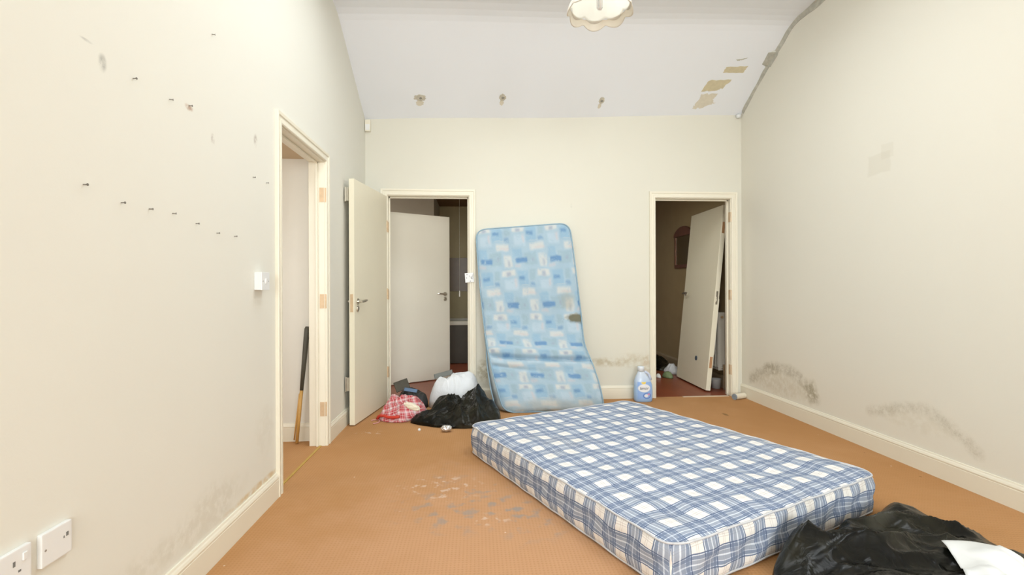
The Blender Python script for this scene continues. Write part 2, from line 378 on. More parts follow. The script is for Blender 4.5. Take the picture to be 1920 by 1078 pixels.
def label_mat():
    k = NT('bottle_label'); uv = k.coord('UV'); u, v, z = k.sep(uv)
    d = k.ellipse(u, v, .46, .64, .50, .27)
    c = k.mix(k.smooth(d, .8, .95), (.84, .86, .90), (.30, .48, .85))
    d2 = k.ellipse(u, v, .66, .2, .30, .17)
    ring = k.math('MULTIPLY', k.smooth(d2, 1.05, .95), k.smooth(d2, .70, .78))
    c = k.mix(k.math('MULTIPLY', ring, .9), c, (.10, .22, .62))
    c = k.mix(k.smooth(k.ellipse(u, v, .60, .20, .16, .10), 1.1, .7), c, (.88, .88, .92))
    c = k.mix(k.smooth(k.ellipse(u, v, .78, .28, .10, .06), 1.1, .7), c, (.70, .32, .55))
    c = k.mix(k.smooth(k.ellipse(u, v, .42, .985, .17, .12), 1.05, .9), c, (.86, .66, .14))
    k.set(Base_Color=c, Roughness=.3); return k.m
M['label'] = label_mat()
M['ink'] = plain('black_ink', (.015, .015, .03), .5)
M['bulb'] = plain('white_bulb', (.9, .9, .92), .15, var=0)

# ------------------------------------------------------------------ mesh helpers
def new_obj(name, verts, faces, mat, parent=None, smooth=False, uvs=None, bevel=0.0, seg=2):
    me = bpy.data.meshes.new(name); me.from_pydata([tuple(v) for v in verts], [], faces)
    bm = bmesh.new(); bm.from_mesh(me)
    bmesh.ops.recalc_face_normals(bm, faces=bm.faces)
    if bevel:
        es = [e for e in bm.edges if len(e.link_faces) == 2 and e.calc_face_angle(0) > .5]
        bmesh.ops.bevel(bm, geom=es, offset=bevel, segments=seg, profile=.7, affect='EDGES', clamp_overlap=True)
    bm.to_mesh(me); bm.free()
    if uvs is not None:
        ul = me.uv_layers.new(name='UVMap')
        for l in me.loops: ul.data[l.index].uv = uvs[l.vertex_index]
    if smooth:
        for p in me.polygons: p.use_smooth = True
    mats = mat if isinstance(mat, (list, tuple)) else [mat]
    for m in mats: me.materials.append(m)
    o = bpy.data.objects.new(name, me); COL.objects.link(o)
    if parent: o.parent = parent
    return o

class MB:
    def __init__(s): s.v = []; s.f = []
    def add(s, vs, fs):
        k = len(s.v); s.v += [Vector(q) for q in vs]; s.f += [tuple(i+k for i in f) for f in fs]; return s
    def box(s, x0, x1, y0, y1, z0, z1, mat=None):
        vs = [(x, y, z) for x in (x0, x1) for y in (y0, y1) for z in (z0, z1)]
        if mat: vs = [mat @ Vector(q) for q in vs]
        return s.add(vs, [(0, 1, 3, 2), (4, 6, 7, 5), (0, 4, 5, 1), (2, 3, 7, 6), (0, 2, 6, 4), (1, 5, 7, 3)])
    def prism(s, pts, axis, a, b):
        """polygon in the two remaining axes, extruded along axis from a to b"""
        def P(p, t):
            q = [0, 0, 0]; o = [i for i in range(3) if i != axis]; q[axis] = t; q[o[0]] = p[0]; q[o[1]] = p[1]; return q
        n = len(pts); vs = [P(p, a) for p in pts]+[P(p, b) for p in pts]
        fs = [tuple(range(n)), tuple(range(2*n-1, n-1, -1))]+[(i, (i+1) % n, n+(i+1) % n, n+i) for i in range(n)]
        return s.add(vs, fs)
    def tube(s, pts, r, n=10, cap=True):
        pts = [Vector(p) for p in pts]; rs = r if isinstance(r, (list, tuple)) else [r]*len(pts)
        k = len(s.v); up = None
        for i, p in enumerate(pts):
            t = (pts[min(i+1, len(pts)-1)]-pts[max(i-1, 0)]).normalized()
            if up is None: up = t.orthogonal().normalized()
            up = (up-t*up.dot(t)).normalized(); w_ = t.cross(up)
            for j in range(n):
                a = 2*PI*j/n; s.v.append(p+(up*math.cos(a)+w_*math.sin(a))*rs[i])
        for i in range(len(pts)-1):
            for j in range(n):
                s.f.append((k+i*n+j, k+i*n+(j+1) % n, k+(i+1)*n+(j+1) % n, k+(i+1)*n+j))
        if cap:
            s.f.append(tuple(range(k+n-1, k-1, -1))); e = k+(len(pts)-1)*n; s.f.append(tuple(range(e, e+n)))
        return s
    def disc(s, c, axis, r, t, n=20):
        c = Vector(c); d = Vector(axis).normalized()
        return s.tube([c, c+d*t], r, n)
    def lathe(s, prof, c=(0, 0, 0), n=24, fn=None):
        """prof: (r, z) list; fn(angle, i) scales the radius"""
        k = len(s.v); c = Vector(c)
        for i, (r, z) in enumerate(prof):
            for j in range(n):
                a = 2*PI*j/n; q = fn(a, i) if fn else 1
                s.v.append(c+Vector((math.cos(a)*r*q, math.sin(a)*r*q, z)))
        for i in range(len(prof)-1):
            for j in range(n):
                s.f.append((k+i*n+j, k+i*n+(j+1) % n, k+(i+1)*n+(j+1) % n, k+(i+1)*n+j))
        return s
    def build(s, name, mat, parent=None, smooth=False, bevel=0.0, seg=2):
        return new_obj(name, s.v, s.f, mat, parent, smooth, None, bevel, seg)

def tag(o, label=None, cat=None, group=None, kind=None):
    if label: o['label'] = label
    if cat: o['category'] = cat
    if group: o['group'] = group
    if kind: o['kind'] = kind
    return o
def empty(name, loc=(0, 0, 0), rz=0.0):
    o = bpy.data.objects.new(name, None); COL.objects.link(o); o.location = loc; o.rotation_euler = (0, 0, rz); o.empty_display_size = .1
    return o
def struct(o): o['kind'] = 'structure'; return o
def copy_tree(o, parent=None):
    c = o.copy(); COL.objects.link(c)
    if parent: c.parent = parent
    for ch in [q for q in bpy.data.objects if q.parent == o]: copy_tree(ch, c)
    return c

# ------------------------------------------------------------------ room shell
XL, XR, YB, YF = -1.0743, 2.6765, 4.7836, -4.5
WT = .11                                    # wall thickness
HD = 2.0                                    # door opening height
D1a, D1b = 2.748, 3.524                     # opening in the left wall (along Y)
A0, A1 = -.861, -.085                       # left opening in the back wall (along X)
B0, B1 = 1.785, 2.561                       # right opening in the back wall
LN = .028                                   # lining thickness
CL = [(YB, 2.735), (4.45, 2.92), (3.97, 3.190), (3.92, 3.217), (3.87, 3.240), (3.81, 3.257), (3.73, 3.268), (YF, 3.30)]      # ceiling profile on the left wall
CR_ = [(YB, 2.855), (4.45, 3.065), (4.03, 3.308), (3.98, 3.332), (3.93, 3.347), (3.87, 3.356), (3.79, 3.36), (YF, 3.36)]      # and on the right wall
def ztop(prof, y):
    for (ya, za), (yb, zb) in zip(prof[:-1], prof[1:]):
        if yb <= y <= ya: return za+(zb-za)*(ya-y)/(ya-yb)
    return prof[-1][1]

def build_shell():
    # floors
    struct(MB().box(XL-1.9, XR+.12, YF-.12, YB+.03, -.12, 0).build('floor', M['carpet']))
    struct(MB().box(-2.2, 3.0, YB+.03, 9.2, -.12, -.004).build('floor_hall', M['red_floor']))
    # left wall in three prisms around its doorway
    UP = .04
    def top(a, b): return [(y, z+UP) for (y, z) in CL if a < y < b]
    m = MB()
    a = D1a-LN; b = D1b+LN
    m.prism([(YF, 0), (a, 0), (a, ztop(CL, a)+UP)]+[q for q in sorted(top(YF, a), reverse=True)]+[(YF, ztop(CL, YF)+UP)], 0, XL-WT, XL)
    m.prism([(b, 0), (YB, 0), (YB, CL[0][1]+UP)]+sorted(top(b, YB), reverse=True)+[(b, ztop(CL, b)+UP)], 0, XL-WT, XL)
    m.prism([(a, HD+LN), (b, HD+LN), (b, ztop(CL, b)+UP), (a, ztop(CL, a)+UP)], 0, XL-WT, XL)
    struct(m.build('wall_left', M['wall_left']))
    # right wall
    m = MB(); m.prism([(YF, 0), (YB, 0)]+[(y, z+UP) for y, z in CR_], 0, XR, XR+WT)
    struct(m.build('wall_right', M['wall_right']))
    # back wall
    def zb(x): return UP+2.735+(2.855-2.735)*(x-XL)/(XR-XL)
    m = MB(); xs = [XL-WT, A0-LN, A1+LN, B0-LN, B1+LN, XR+WT]
    for i in (0, 2, 4):
        m.prism([(xs[i], 0), (xs[i+1], 0), (xs[i+1], zb(xs[i+1])), (xs[i], zb(xs[i]))], 1, YB, YB+WT)
    for i in (1, 3):
        m.prism([(xs[i], HD+LN), (xs[i+1], HD+LN), (xs[i+1], zb(xs[i+1])), (xs[i], zb(xs[i]))], 1, YB, YB+WT)
    struct(m.build('wall_back', M['wall_back']))
    # front wall, behind the camera, with two window openings
    m = MB(); W = [(-.9, .6), (1.0, 2.5)]; z0, z1 = .9, 2.6; y0, y1 = YF-WT, YF
    m.box(XL-WT, XR+WT, y0, y1, 0, z0); m.box(XL-WT, XR+WT, y0, y1, z1, 3.4)
    for a_, b_ in ((XL-WT, W[0][0]), (W[0][1], W[1][0]), (W[1][1], XR+WT)): m.box(a_, b_, y0, y1, z0, z1)
    struct(m.build('wall_front', M['wall_back']))
    for i, (a_, b_) in enumerate(W):
        fr = MB(); c = (a_+b_)/2
        for (p, q, r_, s_) in ((a_, a_+.06, z0, z1), (b_-.06, b_, z0, z1), (a_, b_, z0, z0+.06), (a_, b_, z1-.06, z1), (c-.03, c+.03, z0, z1)):
            fr.box(p, q, YF-.09, YF-.04, r_, s_)
        f = struct(fr.build('window_%d' % (i+1), M['white_plastic']))
        MB().box(a_+.05, b_-.05, YF-.07, YF-.064, z0+.05, z1-.05).build('pane', M['pane'], f)
    # ceiling: sloped at the back, flat towards the camera, open at the added rooflights
    m = MB(); n = len(CL); NX = 9
    V = []
    for j in range(NX):
        t = j/(NX-1)
        for (yl, zl), (yr, zr) in zip(CL, CR_):
            sag = .006*math.sin(t*PI*3)
            V.append((XL+(XR-XL)*t, yl+(yr-yl)*t, zl+(zr-zl)*t+sag))
    def idx(j, i): return j*n+i
    F = []; 
    holes = ((-.6, .3), (.85, 1.7))
    for j in range(NX-1):
        for i in range(n-2): F.append((idx(j, i), idx(j+1, i), idx(j+1, i+1), idx(j, i+1)))
    m.add(V, F)
    # the flat part is laid in four panels round the added rooflights
    zl, zr = CL[-2], CR_[-2]
    def zf(x): t = (x-XL)/(XR-XL); return zl[1]+(zr[1]-zl[1])*t, zl[0]+(zr[0]-zl[0])*t
    def zfl(x, y):
        za, ya = zf(x); t = (x-XL)/(XR-XL); ze = 3.30+.06*t
        return za+(ze-za)*(ya-y)/(ya-YF)
    xs = [XL+(XR-XL)*j/(NX-1) for j in range(NX)]
    for xa, xb in zip(xs[:-1], xs[1:]):
        for (ca, cb) in ((None, 3.3), (3.3, 1.7), (1.7, YF)):
            mid = (xa+xb)/2
            if ca == 3.3 and any(h0 < mid < h1 for h0, h1 in holes): continue
            q = []
            for (x, e) in ((xa, ca), (xb, ca), (xb, cb), (xa, cb)):
                y = zf(x)[1] if e is None else e
                sag = .006*math.sin((x-XL)/(XR-XL)*PI*3)*max(0, min(1, (y-YF)/(3.8-YF)))
                q.append((x, y, zfl(x, y)+(sag if e is None else 0)))
            m.add(q, [(0, 1, 2, 3)])
    o = m.build('ceiling', M['ceiling']); struct(o)
    md = o.modifiers.new('thick', 'SOLIDIFY'); md.thickness = .05; md.offset = 0
    bmx = bmesh.new(); bmx.from_mesh(o.data); bmesh.ops.remove_doubles(bmx, verts=bmx.verts, dist=.0005)
    bmesh.ops.recalc_face_normals(bmx, faces=bmx.faces)
    if sum(f.normal.z for f in bmx.faces) > 0: bmesh.ops.reverse_faces(bmx, faces=bmx.faces)
    bmx.to_mesh(o.data); bmx.free()
    md.offset = -1
    # frames and panes of the added, unseen rooflights
    for k, (h0, h1) in enumerate(holes):
        ins = [(xa, xb) for xa, xb in zip(xs[:-1], xs[1:]) if h0 < (xa+xb)/2 < h1]
        hx0, hx1 = ins[0][0], ins[-1][1]; fr = MB()
        for (p, q, r_, s_) in ((hx0-.05, hx0, 1.65, 3.35), (hx1, hx1+.05, 1.65, 3.35), (hx0-.05, hx1+.05, 1.65, 1.70), (hx0-.05, hx1+.05, 3.30, 3.35)):
            fr.box(p, q, r_, s_, 3.37, 3.47)
        f = struct(fr.build('window_%d' % (3+k), M['white_plastic']))
        MB().box(hx0, hx1, 1.70, 3.30, 3.42, 3.426).build('pane', M['pane'], f)

    # side passage beyond the left doorway
    px0 = XL-WT
    struct(MB().box(-3.1, px0, 3.66, 3.76, 0, 2.5).build('wall_passage_end', M['passage']))
    struct(MB().box(-3.1, -3.0, 2.0, 3.66, 0, 2.5).build('wall_passage_side', M['passage']))
    m = MB(); m.box(-3.1, -2.65, 2.0, 2.1, 0, 2.5); m.box(-1.55, px0, 2.0, 2.1, 0, 2.5); m.box(-2.65, -1.55, 2.0, 2.1, 0, .7); m.box(-2.65, -1.55, 2.0, 2.1, 2.0, 2.5)
    struct(m.build('wall_passage_front', M['passage']))
    struct(MB().box(-3.1, px0, 2.0, 3.76, 2.055, 2.12).build('ceiling_passage', plain('passage_ceiling', (.60, .46, .30), .7, var=.03)))  # tan colour stands in for the weaker light on this low ceiling
    f = MB()
    for (p, q, r_, s_) in ((-2.65, -2.6, .7, 2.0), (-1.6, -1.55, .7, 2.0), (-2.65, -1.55, .7, .75), (-2.65, -1.55, 1.95, 2.0)): f.box(p, q, 2.03, 2.07, r_, s_)
    f = struct(f.build('window_5', M['white_plastic'])); MB().box(-2.6, -1.6, 2.047, 2.052, .75, 1.95).build('pane', M['pane'], f)
    # rooms behind the back wall
    yb = YB+WT
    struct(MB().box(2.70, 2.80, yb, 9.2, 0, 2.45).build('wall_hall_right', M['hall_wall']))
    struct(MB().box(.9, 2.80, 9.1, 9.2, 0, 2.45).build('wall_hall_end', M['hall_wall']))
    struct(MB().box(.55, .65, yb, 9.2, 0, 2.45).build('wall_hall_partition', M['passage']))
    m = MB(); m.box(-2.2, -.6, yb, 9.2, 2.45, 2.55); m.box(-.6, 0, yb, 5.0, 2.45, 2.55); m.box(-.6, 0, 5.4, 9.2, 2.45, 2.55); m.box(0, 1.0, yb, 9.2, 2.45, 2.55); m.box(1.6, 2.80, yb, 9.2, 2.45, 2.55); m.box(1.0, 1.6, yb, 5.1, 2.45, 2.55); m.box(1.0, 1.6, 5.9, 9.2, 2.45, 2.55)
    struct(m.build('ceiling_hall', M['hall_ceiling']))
    f = MB()
    for (p, q, r_, s_) in ((1.0, 1.04, 5.1, 5.9), (1.56, 1.6, 5.1, 5.9), (1.0, 1.6, 5.1, 5.14), (1.0, 1.6, 5.86, 5.9)): f.box(p, q, r_, s_, 2.47, 2.54)
    g = MB()
    for (p, q, r_, s_) in ((-.6, -.56, 5.0, 5.4), (-.04, 0, 5.0, 5.4), (-.6, 0, 5.0, 5.04), (-.6, 0, 5.36, 5.4)): g.box(p, q, r_, s_, 2.47, 2.54)
    g = struct(g.build('window_8', M['white_plastic'])); MB().box(-.57, -.03, 5.03, 5.37, 2.50, 2.506).build('pane', M['pane'], g)  # unseen lobby rooflight, added to light the inner door
    f = struct(f.build('window_7', M['white_plastic'])); MB().box(1.03, 1.57, 5.13, 5.87, 2.50, 2.506).build('pane', M['pane'], f)  # unseen hall rooflight, added to light the loose door
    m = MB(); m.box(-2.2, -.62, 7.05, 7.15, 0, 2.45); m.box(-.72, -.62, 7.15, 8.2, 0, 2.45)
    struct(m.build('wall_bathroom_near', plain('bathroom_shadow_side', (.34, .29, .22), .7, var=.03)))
    struct(MB().box(-.72, .55, 8.1, 8.2, 0, 2.45).build('wall_bathroom_end', M['bath_wall']))
    m = MB(); m.box(-2.2, -2.1, yb, 5.8, 0, 2.45); m.box(-2.2, -2.1, 6.9, 7.15, 0, 2.45); m.box(-2.2, -2.1, 5.8, 6.9, 0, 1.1); m.box(-2.2, -2.1, 5.8, 6.9, 2.1, 2.45)
    struct(m.build('wall_bathroom_side', M['bath_wall']))
    f = MB()
    for (p, q, r_, s_) in ((5.8, 5.85, 1.1, 2.1), (6.85, 6.9, 1.1, 2.1), (5.8, 6.9, 1.1, 1.15), (5.8, 6.9, 2.05, 2.1)): f.box(-2.17, -2.13, p, q, r_, s_)
    f = struct(f.build('window_6', M['white_plastic'])); MB().box(-2.152, -2.147, 5.84, 6.86, 1.14, 2.06).build('pane', M['pane'], f)  # unseen window, added to brighten the bathroom
    # hall baseboard
    struct(MB().prism([(2.70, 0), (2.70, .14), (2.69, .14), (2.682, .12), (2.682, 0)], 1, yb, 9.1).build('baseboard_hall', plain('brown_skirting', (.40, .31, .2), .4)))
build_shell()

def skirting(name, p, q, inward, mat=M['gloss_cream'], h=.13):
    """moulded skirting from p to q, inward = unit normal into the room"""
    prof = [(0, 0), (.016, 0), (.016, h*.74), (.0145, h*.75), (.0145, h*.775), (.016, h*.785), (.0165, h*.83), (.013, h*.90), (.009, h*.945), (.007, h), (0, h)]
    p = Vector((*p, 0)); q = Vector((*q, 0)); n = Vector((*inward, 0))
    k = len(prof); V = [p+n*a+Vector((0, 0, b)) for a, b in prof]+[q+n*a+Vector((0, 0, b)) for a, b in prof]
    F = [(i, (i+1) % k, k+(i+1) % k, k+i) for i in range(k)]+[tuple(range(k)), tuple(range(2*k-1, k-1, -1))]
    return struct(new_obj(name, V, F, mat))
AW = .068                                   # architrave width
skirting('baseboard_left', (XL, YF), (XL, D1a-AW), (1, 0))
skirting('baseboard_left_far', (XL, D1b+AW), (XL, YB), (1, 0))
skirting('baseboard_right', (XR, YF), (XR, YB), (-1, 0))
skirting('baseboard_back', (A1+AW, YB), (B0-AW, YB), (0, -1))
skirting('baseboard_passage', (-3.0, 3.66), (XL-WT, 3.66), (0, -1))
# water stain runs along the skirting: kept in the wall paint

def doorway(name, width, mat, stop_at, hinges=None, hinge_side=1, depth=WT):
    """lining, stops and two-step architrave; local x across, y into the wall, z up; room side at y=0"""
    o = MB()
    w_ = width
    # lining
    o.box(-LN, 0, 0, depth, 0, HD); o.box(w_, w_+LN, 0, depth, 0, HD); o.box(-LN, w_+LN, 0, depth, HD, HD+LN)
    # stops
    s0, s1 = stop_at
    o.box(0, .013, s0, s1, 0, HD); o.box(w_-.013, w_, s0, s1, 0, HD); o.box(0, w_, s0, s1, HD-.013, HD)
    r = struct(o.build(name, mat, bevel=.0015, seg=1))
    # architrave with stepped moulding, mitred by overlapping rings
    a = MB(); g = .006
    prof = [(g, .0), (g, .012), (g+.006, .016), (g+.020, .016), (g+.023, .012), (g+.040, .012), (g+.044, .018), (g+.060, .020), (AW, .016), (AW, 0)]
    # sweep the profile round the opening: left foot, left top, right top, right foot
    V = []; n = len(prof)
    for st in range(4):
        for (d, t) in prof:
            if st == 0: q = (-d, -t, 0)
            elif st == 1: q = (-d, -t, HD+d)
            elif st == 2: q = (w_+d, -t, HD+d)
            else: q = (w_+d, -t, 0)
            V.append(q)
    F = []
    for st in range(3):
        for i in range(n): F.append((st*n+i, st*n+(i+1) % n, (st+1)*n+(i+1) % n, (st+1)*n+i))
    F += [tuple(range(n)), tuple(range(4*n-1, 3*n-1, -1))]
    a.add(V, F).build('architrave', mat, r)
    if hinges:
        for z in hinges:
            h = MB(); x0 = w_ if hinge_side > 0 else 0
            s = -1 if hinge_side > 0 else 1
            h.box(x0, x0+s*.003, .004, .034, z-.05, z+.05)
            h.tube([(x0+.002*s*-1+.004*-s, -.004, z-.05), (x0+.004*-s+.002*-s, -.004, z+.05)], .006, 8)
            h.build('hinge_plate', M['brass'], r)
    return r
# trims: local frame turned to each wall
t1 = doorway('trim_1', D1b-D1a, M['gloss_cream'], (.045, .06), (.26, 1.02, 1.77), 1)
t1.location = (XL, D1a, 0); t1.rotation_euler = (0, 0, PI/2)
t2 = doorway('trim_2', A1-A0, M['gloss_cream'], (.05, .065), (.30, 1.05, 1.70), -1)
t2.location = (A0, YB, 0)
t3 = doorway('trim_3', B1-B0, M['gloss_cream'], (.05, .065), (.27, 1.03, 1.82), 1)
t3.location = (B0, YB, 0)
struct(MB().prism([(-.004+YB, 0), (YB+.0, .004), (YB+.03, .004), (YB+.035, 0)], 0, B0+.28, B1-.02).build('trim_4', M['alu']))
struct(MB().box(XL-.04, XL-.025, D1a, D1b, 0, .004).build('trim_5', M['strip_yellow']))

# ------------------------------------------------------------------ door leaves
def lever(parent, x, z, y, out, direction, mat=M['steel'], lock=True, reach=.052):
    """lever handle on a round rose; out = +1/-1 along local y; direction = +1/-1 along local x"""
    h = MB(); h.disc((x, y, z), (0, out, 0), .025, .008, 24)
    h.tube([(x, y, z), (x, y+out*reach*.75, z)], .009, 12)
    pts = [(x-direction*.004, y+out*reach*.75, z), (x+direction*.02, y+out*reach*.83, z+.001), (x+direction*.06, y+out*reach*.85, z+.004), (x+direction*.10, y+out*reach*.78, z+.006), (x+direction*.118, y+out*reach*.66, z+.008)]
    h.tube(pts, [.010, .011, .0105, .009, .006], 12)
    o = h.build('lever_handle', mat, parent, smooth=False)
    if lock:
        k = MB(); k.disc((x, y, z-.06), (0, out, 0), .024, .007, 24); k.disc((x, y+out*.007, z-.06), (0, out, 0), .017, .004, 20)
        k.build('lock_rose', mat, parent)
    return o
def leaf(name, w_, h, t, mat, y0):
    return MB().box(0, w_, y0, y0+t, 0, h).build(name, mat, bevel=.002, seg=1)

# open leaf of the left back doorway, swung into the room
d1 = leaf('door_1', .765, 1.985, .044, M['leaf'], -.044)
struct(d1); d1.location = (-.868, 4.757, .008); d1.rotation_euler = (0, 0, math.atan2(-.758, -.121))
tag(d1, 'magnolia flush door standing open into the room against the left wall', 'door')
lever(d1, .705, .995, 0, 1, -1); lever(d1, .705, .995, -.044, -1, -1, lock=False, reach=.032)
MB().box(.765, .7675, -.034, -.010, .91, 1.055).build('lock_plate', M['brass'], d1)
for z in (.33, 1.86):
    b = MB(); b.box(.755, .772, -.072, -.045, z-.055, z+.055); b.box(.742, .757, -.066, -.045, z-.045, z+.045)
    b.tube([(.770, -.070, z-.06), (.770, -.070, z+.06)], .007, 10)
    b.build('bolt_bracket', M['steel'], d1, bevel=.002, seg=1)
for z in (.30, 1.05, 1.70):
    MB().box(-.003, 0, -.038, -.004, z-.05, z+.05).tube([(-.004, .002, z-.05), (-.004, .002, z+.05)], .006, 8).build('hinge', M['brass'], d1)

# inner leaf standing open beyond that doorway
d2 = leaf('door_2', .80, 1.975, .042, M['leaf_white'], 0)
struct(d2); d2.location = (-1.02, 5.62, .004); d2.rotation_euler = (0, 0, math.atan2(.43, .685))
tag(d2, 'off-white inner door half open beyond the left back doorway', 'door')
lever(d2, .735, 1.03, 0, -1, -1); lever(d2, .735, 1.03, .042, 1, -1, lock=False)
MB().box(-.045, -.004, -.01, .05, 0, 2.0).build('hinge_post', M['gloss_cream'], d2)

# loose leaf leaning in the hall
def loose_door():
    o = leaf('loose_door', .83, 1.98, .05, M['leaf'], -.05)
    tilt = math.asin(.195/1.98)
    o.matrix_world = Matrix.Translation((2.412, 5.02, .012)) @ Matrix.Rotation(math.radians(88.2), 4, 'Z') @ Matrix.Rotation(-tilt*-1, 4, 'X')
    tag(o, 'cream unhung door leaning askew inside the right back doorway', 'door')
    lever(o, .77, 1.02, 0, 1, -1, lock=False)
    MB().box(-.0015, .001, -.040, -.012, .24, .36).build('hinge_rebate', M['hinge_raw'], o)
    MB().box(-.0015, .001, -.040, -.012, 1.68, 1.80).build('hinge_rebate', M['hinge_raw'], o)
    k = MB(); k.box(-.004, -.001, -.034, -.014, .92, 1.06); k.box(-.010, -.003, -.030, -.018, .95, 1.0)
    k.build('broken_hinge', M['steel'], o)
    MB().disc((.31, 0, .30), (0, 1, 0), .026, .006, 20).build('door_hole', plain('dark_blue_disc', (.06, .09, .12), .4), o)
    MB().box(-.003, 0, -.052, -.045, .38, .98).build('split_edge', M['gloss_cream'], o)
    return o
loose_door()

# ------------------------------------------------------------------ big plaid mattress
def mattress():
    near = Vector((.694, 1.699)); left = Vector((-.022, 3.338)); right = Vector((1.967, 2.284))
    ex = (right-near).normalized(); W_ = (right-near).length; ey = Vector((-ex.y, ex.x)); Lg = (left-near).dot(ey)
    c = near+ex*W_/2+ey*Lg/2
    root = empty('plaid_mattress', (c.x, c.y, 0), math.atan2(ex.y, ex.x))
    tag(root, 'blue and white plaid double mattress lying flat on the brown carpet', 'mattress')
    hx, hy, H = W_/2+.005, Lg/2+.005, .185; r = .085
    nx, ny, nz = 60, 76, 8
    def rnd(x, y):
        qx = max(-(hx-r), min(hx-r, x)); qy = max(-(hy-r), min(hy-r, y)); dx, dy = x-qx, y-qy
        l2 = math.hypot(dx, dy)
        if l2 > 1e-9:
            s_ = max(abs(dx), abs(dy))/l2; dx *= s_; dy *= s_
        return qx+dx, qy+dy
    V = []; UV = []; F = []
    def wave(x, y):
        return .0045*math.sin(x*21+1.3*math.sin(y*9))*math.sin(y*20+1.2*math.sin(x*8))
    ix = {}
    for i in range(nx+1):
        for j in range(ny+1):
            u = -hx+2*hx*i/nx; v = -hy+2*hy*j/ny
            x, y = rnd(u, v)
            ed = min(1, min(hx-abs(u), hy-abs(v))/.14)
            z = H+.018*(1-(1-ed)**2)+wave(x, y)*ed+.012*mnoise.noise(Vector((x*1.7, y*1.7, 4.2)))*ed
            ix[(i, j)] = len(V); V.append((x, y, z)); UV.append((x, y))
    for i in range(nx):
        for j in range(ny): F.append((ix[i, j], ix[i+1, j], ix[i+1, j+1], ix[i, j+1]))
    # boundary loop, then the side going down
    loop = [(i, 0) for i in range(nx)]+[(nx, j) for j in range(ny)]+[(i, ny) for i in range(nx, 0, -1)]+[(0, j) for j in range(ny, 0, -1)]
    n = len(loop); prev = [ix[q] for q in loop]
    top = V
    cxs = [top[q][:2] for q in prev]
    for k in range(1, nz+1):
        cur = []
        t = k/nz; z = H*(1-t)+.004
        bul = .010*math.sin(t*PI)+.006*abs(math.sin(t*2*PI))
        for m_, (x, y) in enumerate(cxs):
            l = math.hypot(x/hx, y/hy); i, j = loop[m_]
            nxv = (x-max(-(hx-r), min(hx-r, x)), y-max(-(hy-r), min(hy-r, y))); ln = math.hypot(*nxv) or 1
            off = bul+.006*math.sin(m_*.75+k)*math.sin(t*PI)
            cur.append(len(V)); V.append((x+nxv[0]/ln*off, y+nxv[1]/ln*off, z))
            ou = (nxv[0]/ln*(H*t), nxv[1]/ln*(H*t)); 
            if abs(nxv[0]) > abs(nxv[1]): UV.append((x+math.copysign(H*t, nxv[0]), y))
            else: UV.append((x, y+math.copysign(H*t, nxv[1])))
        for m_ in range(n): F.append((prev[m_], prev[(m_+1) % n], cur[(m_+1) % n], cur[m_]))
        prev = cur
    F.append(tuple(reversed(prev)))
    body = new_obj('mattress_body', V, F, M['plaid'], root, True, UV)
    # piping round the top and bottom edge
    for z, nm in ((H-.001, 'top_piping'), (.012, 'bottom_piping')):
        pts = [(x+.003*math.copysign(1, x), y+.003*math.copysign(1, y), z+.002*math.sin(q*.6)) for q, (x, y) in enumerate(cxs)]; pts.append(pts[0])
        MB().tube(pts, .0042, 8, cap=False).build(nm, M['plaid'] if False else M['piping'], root, smooth=True)
    return root
mattress()

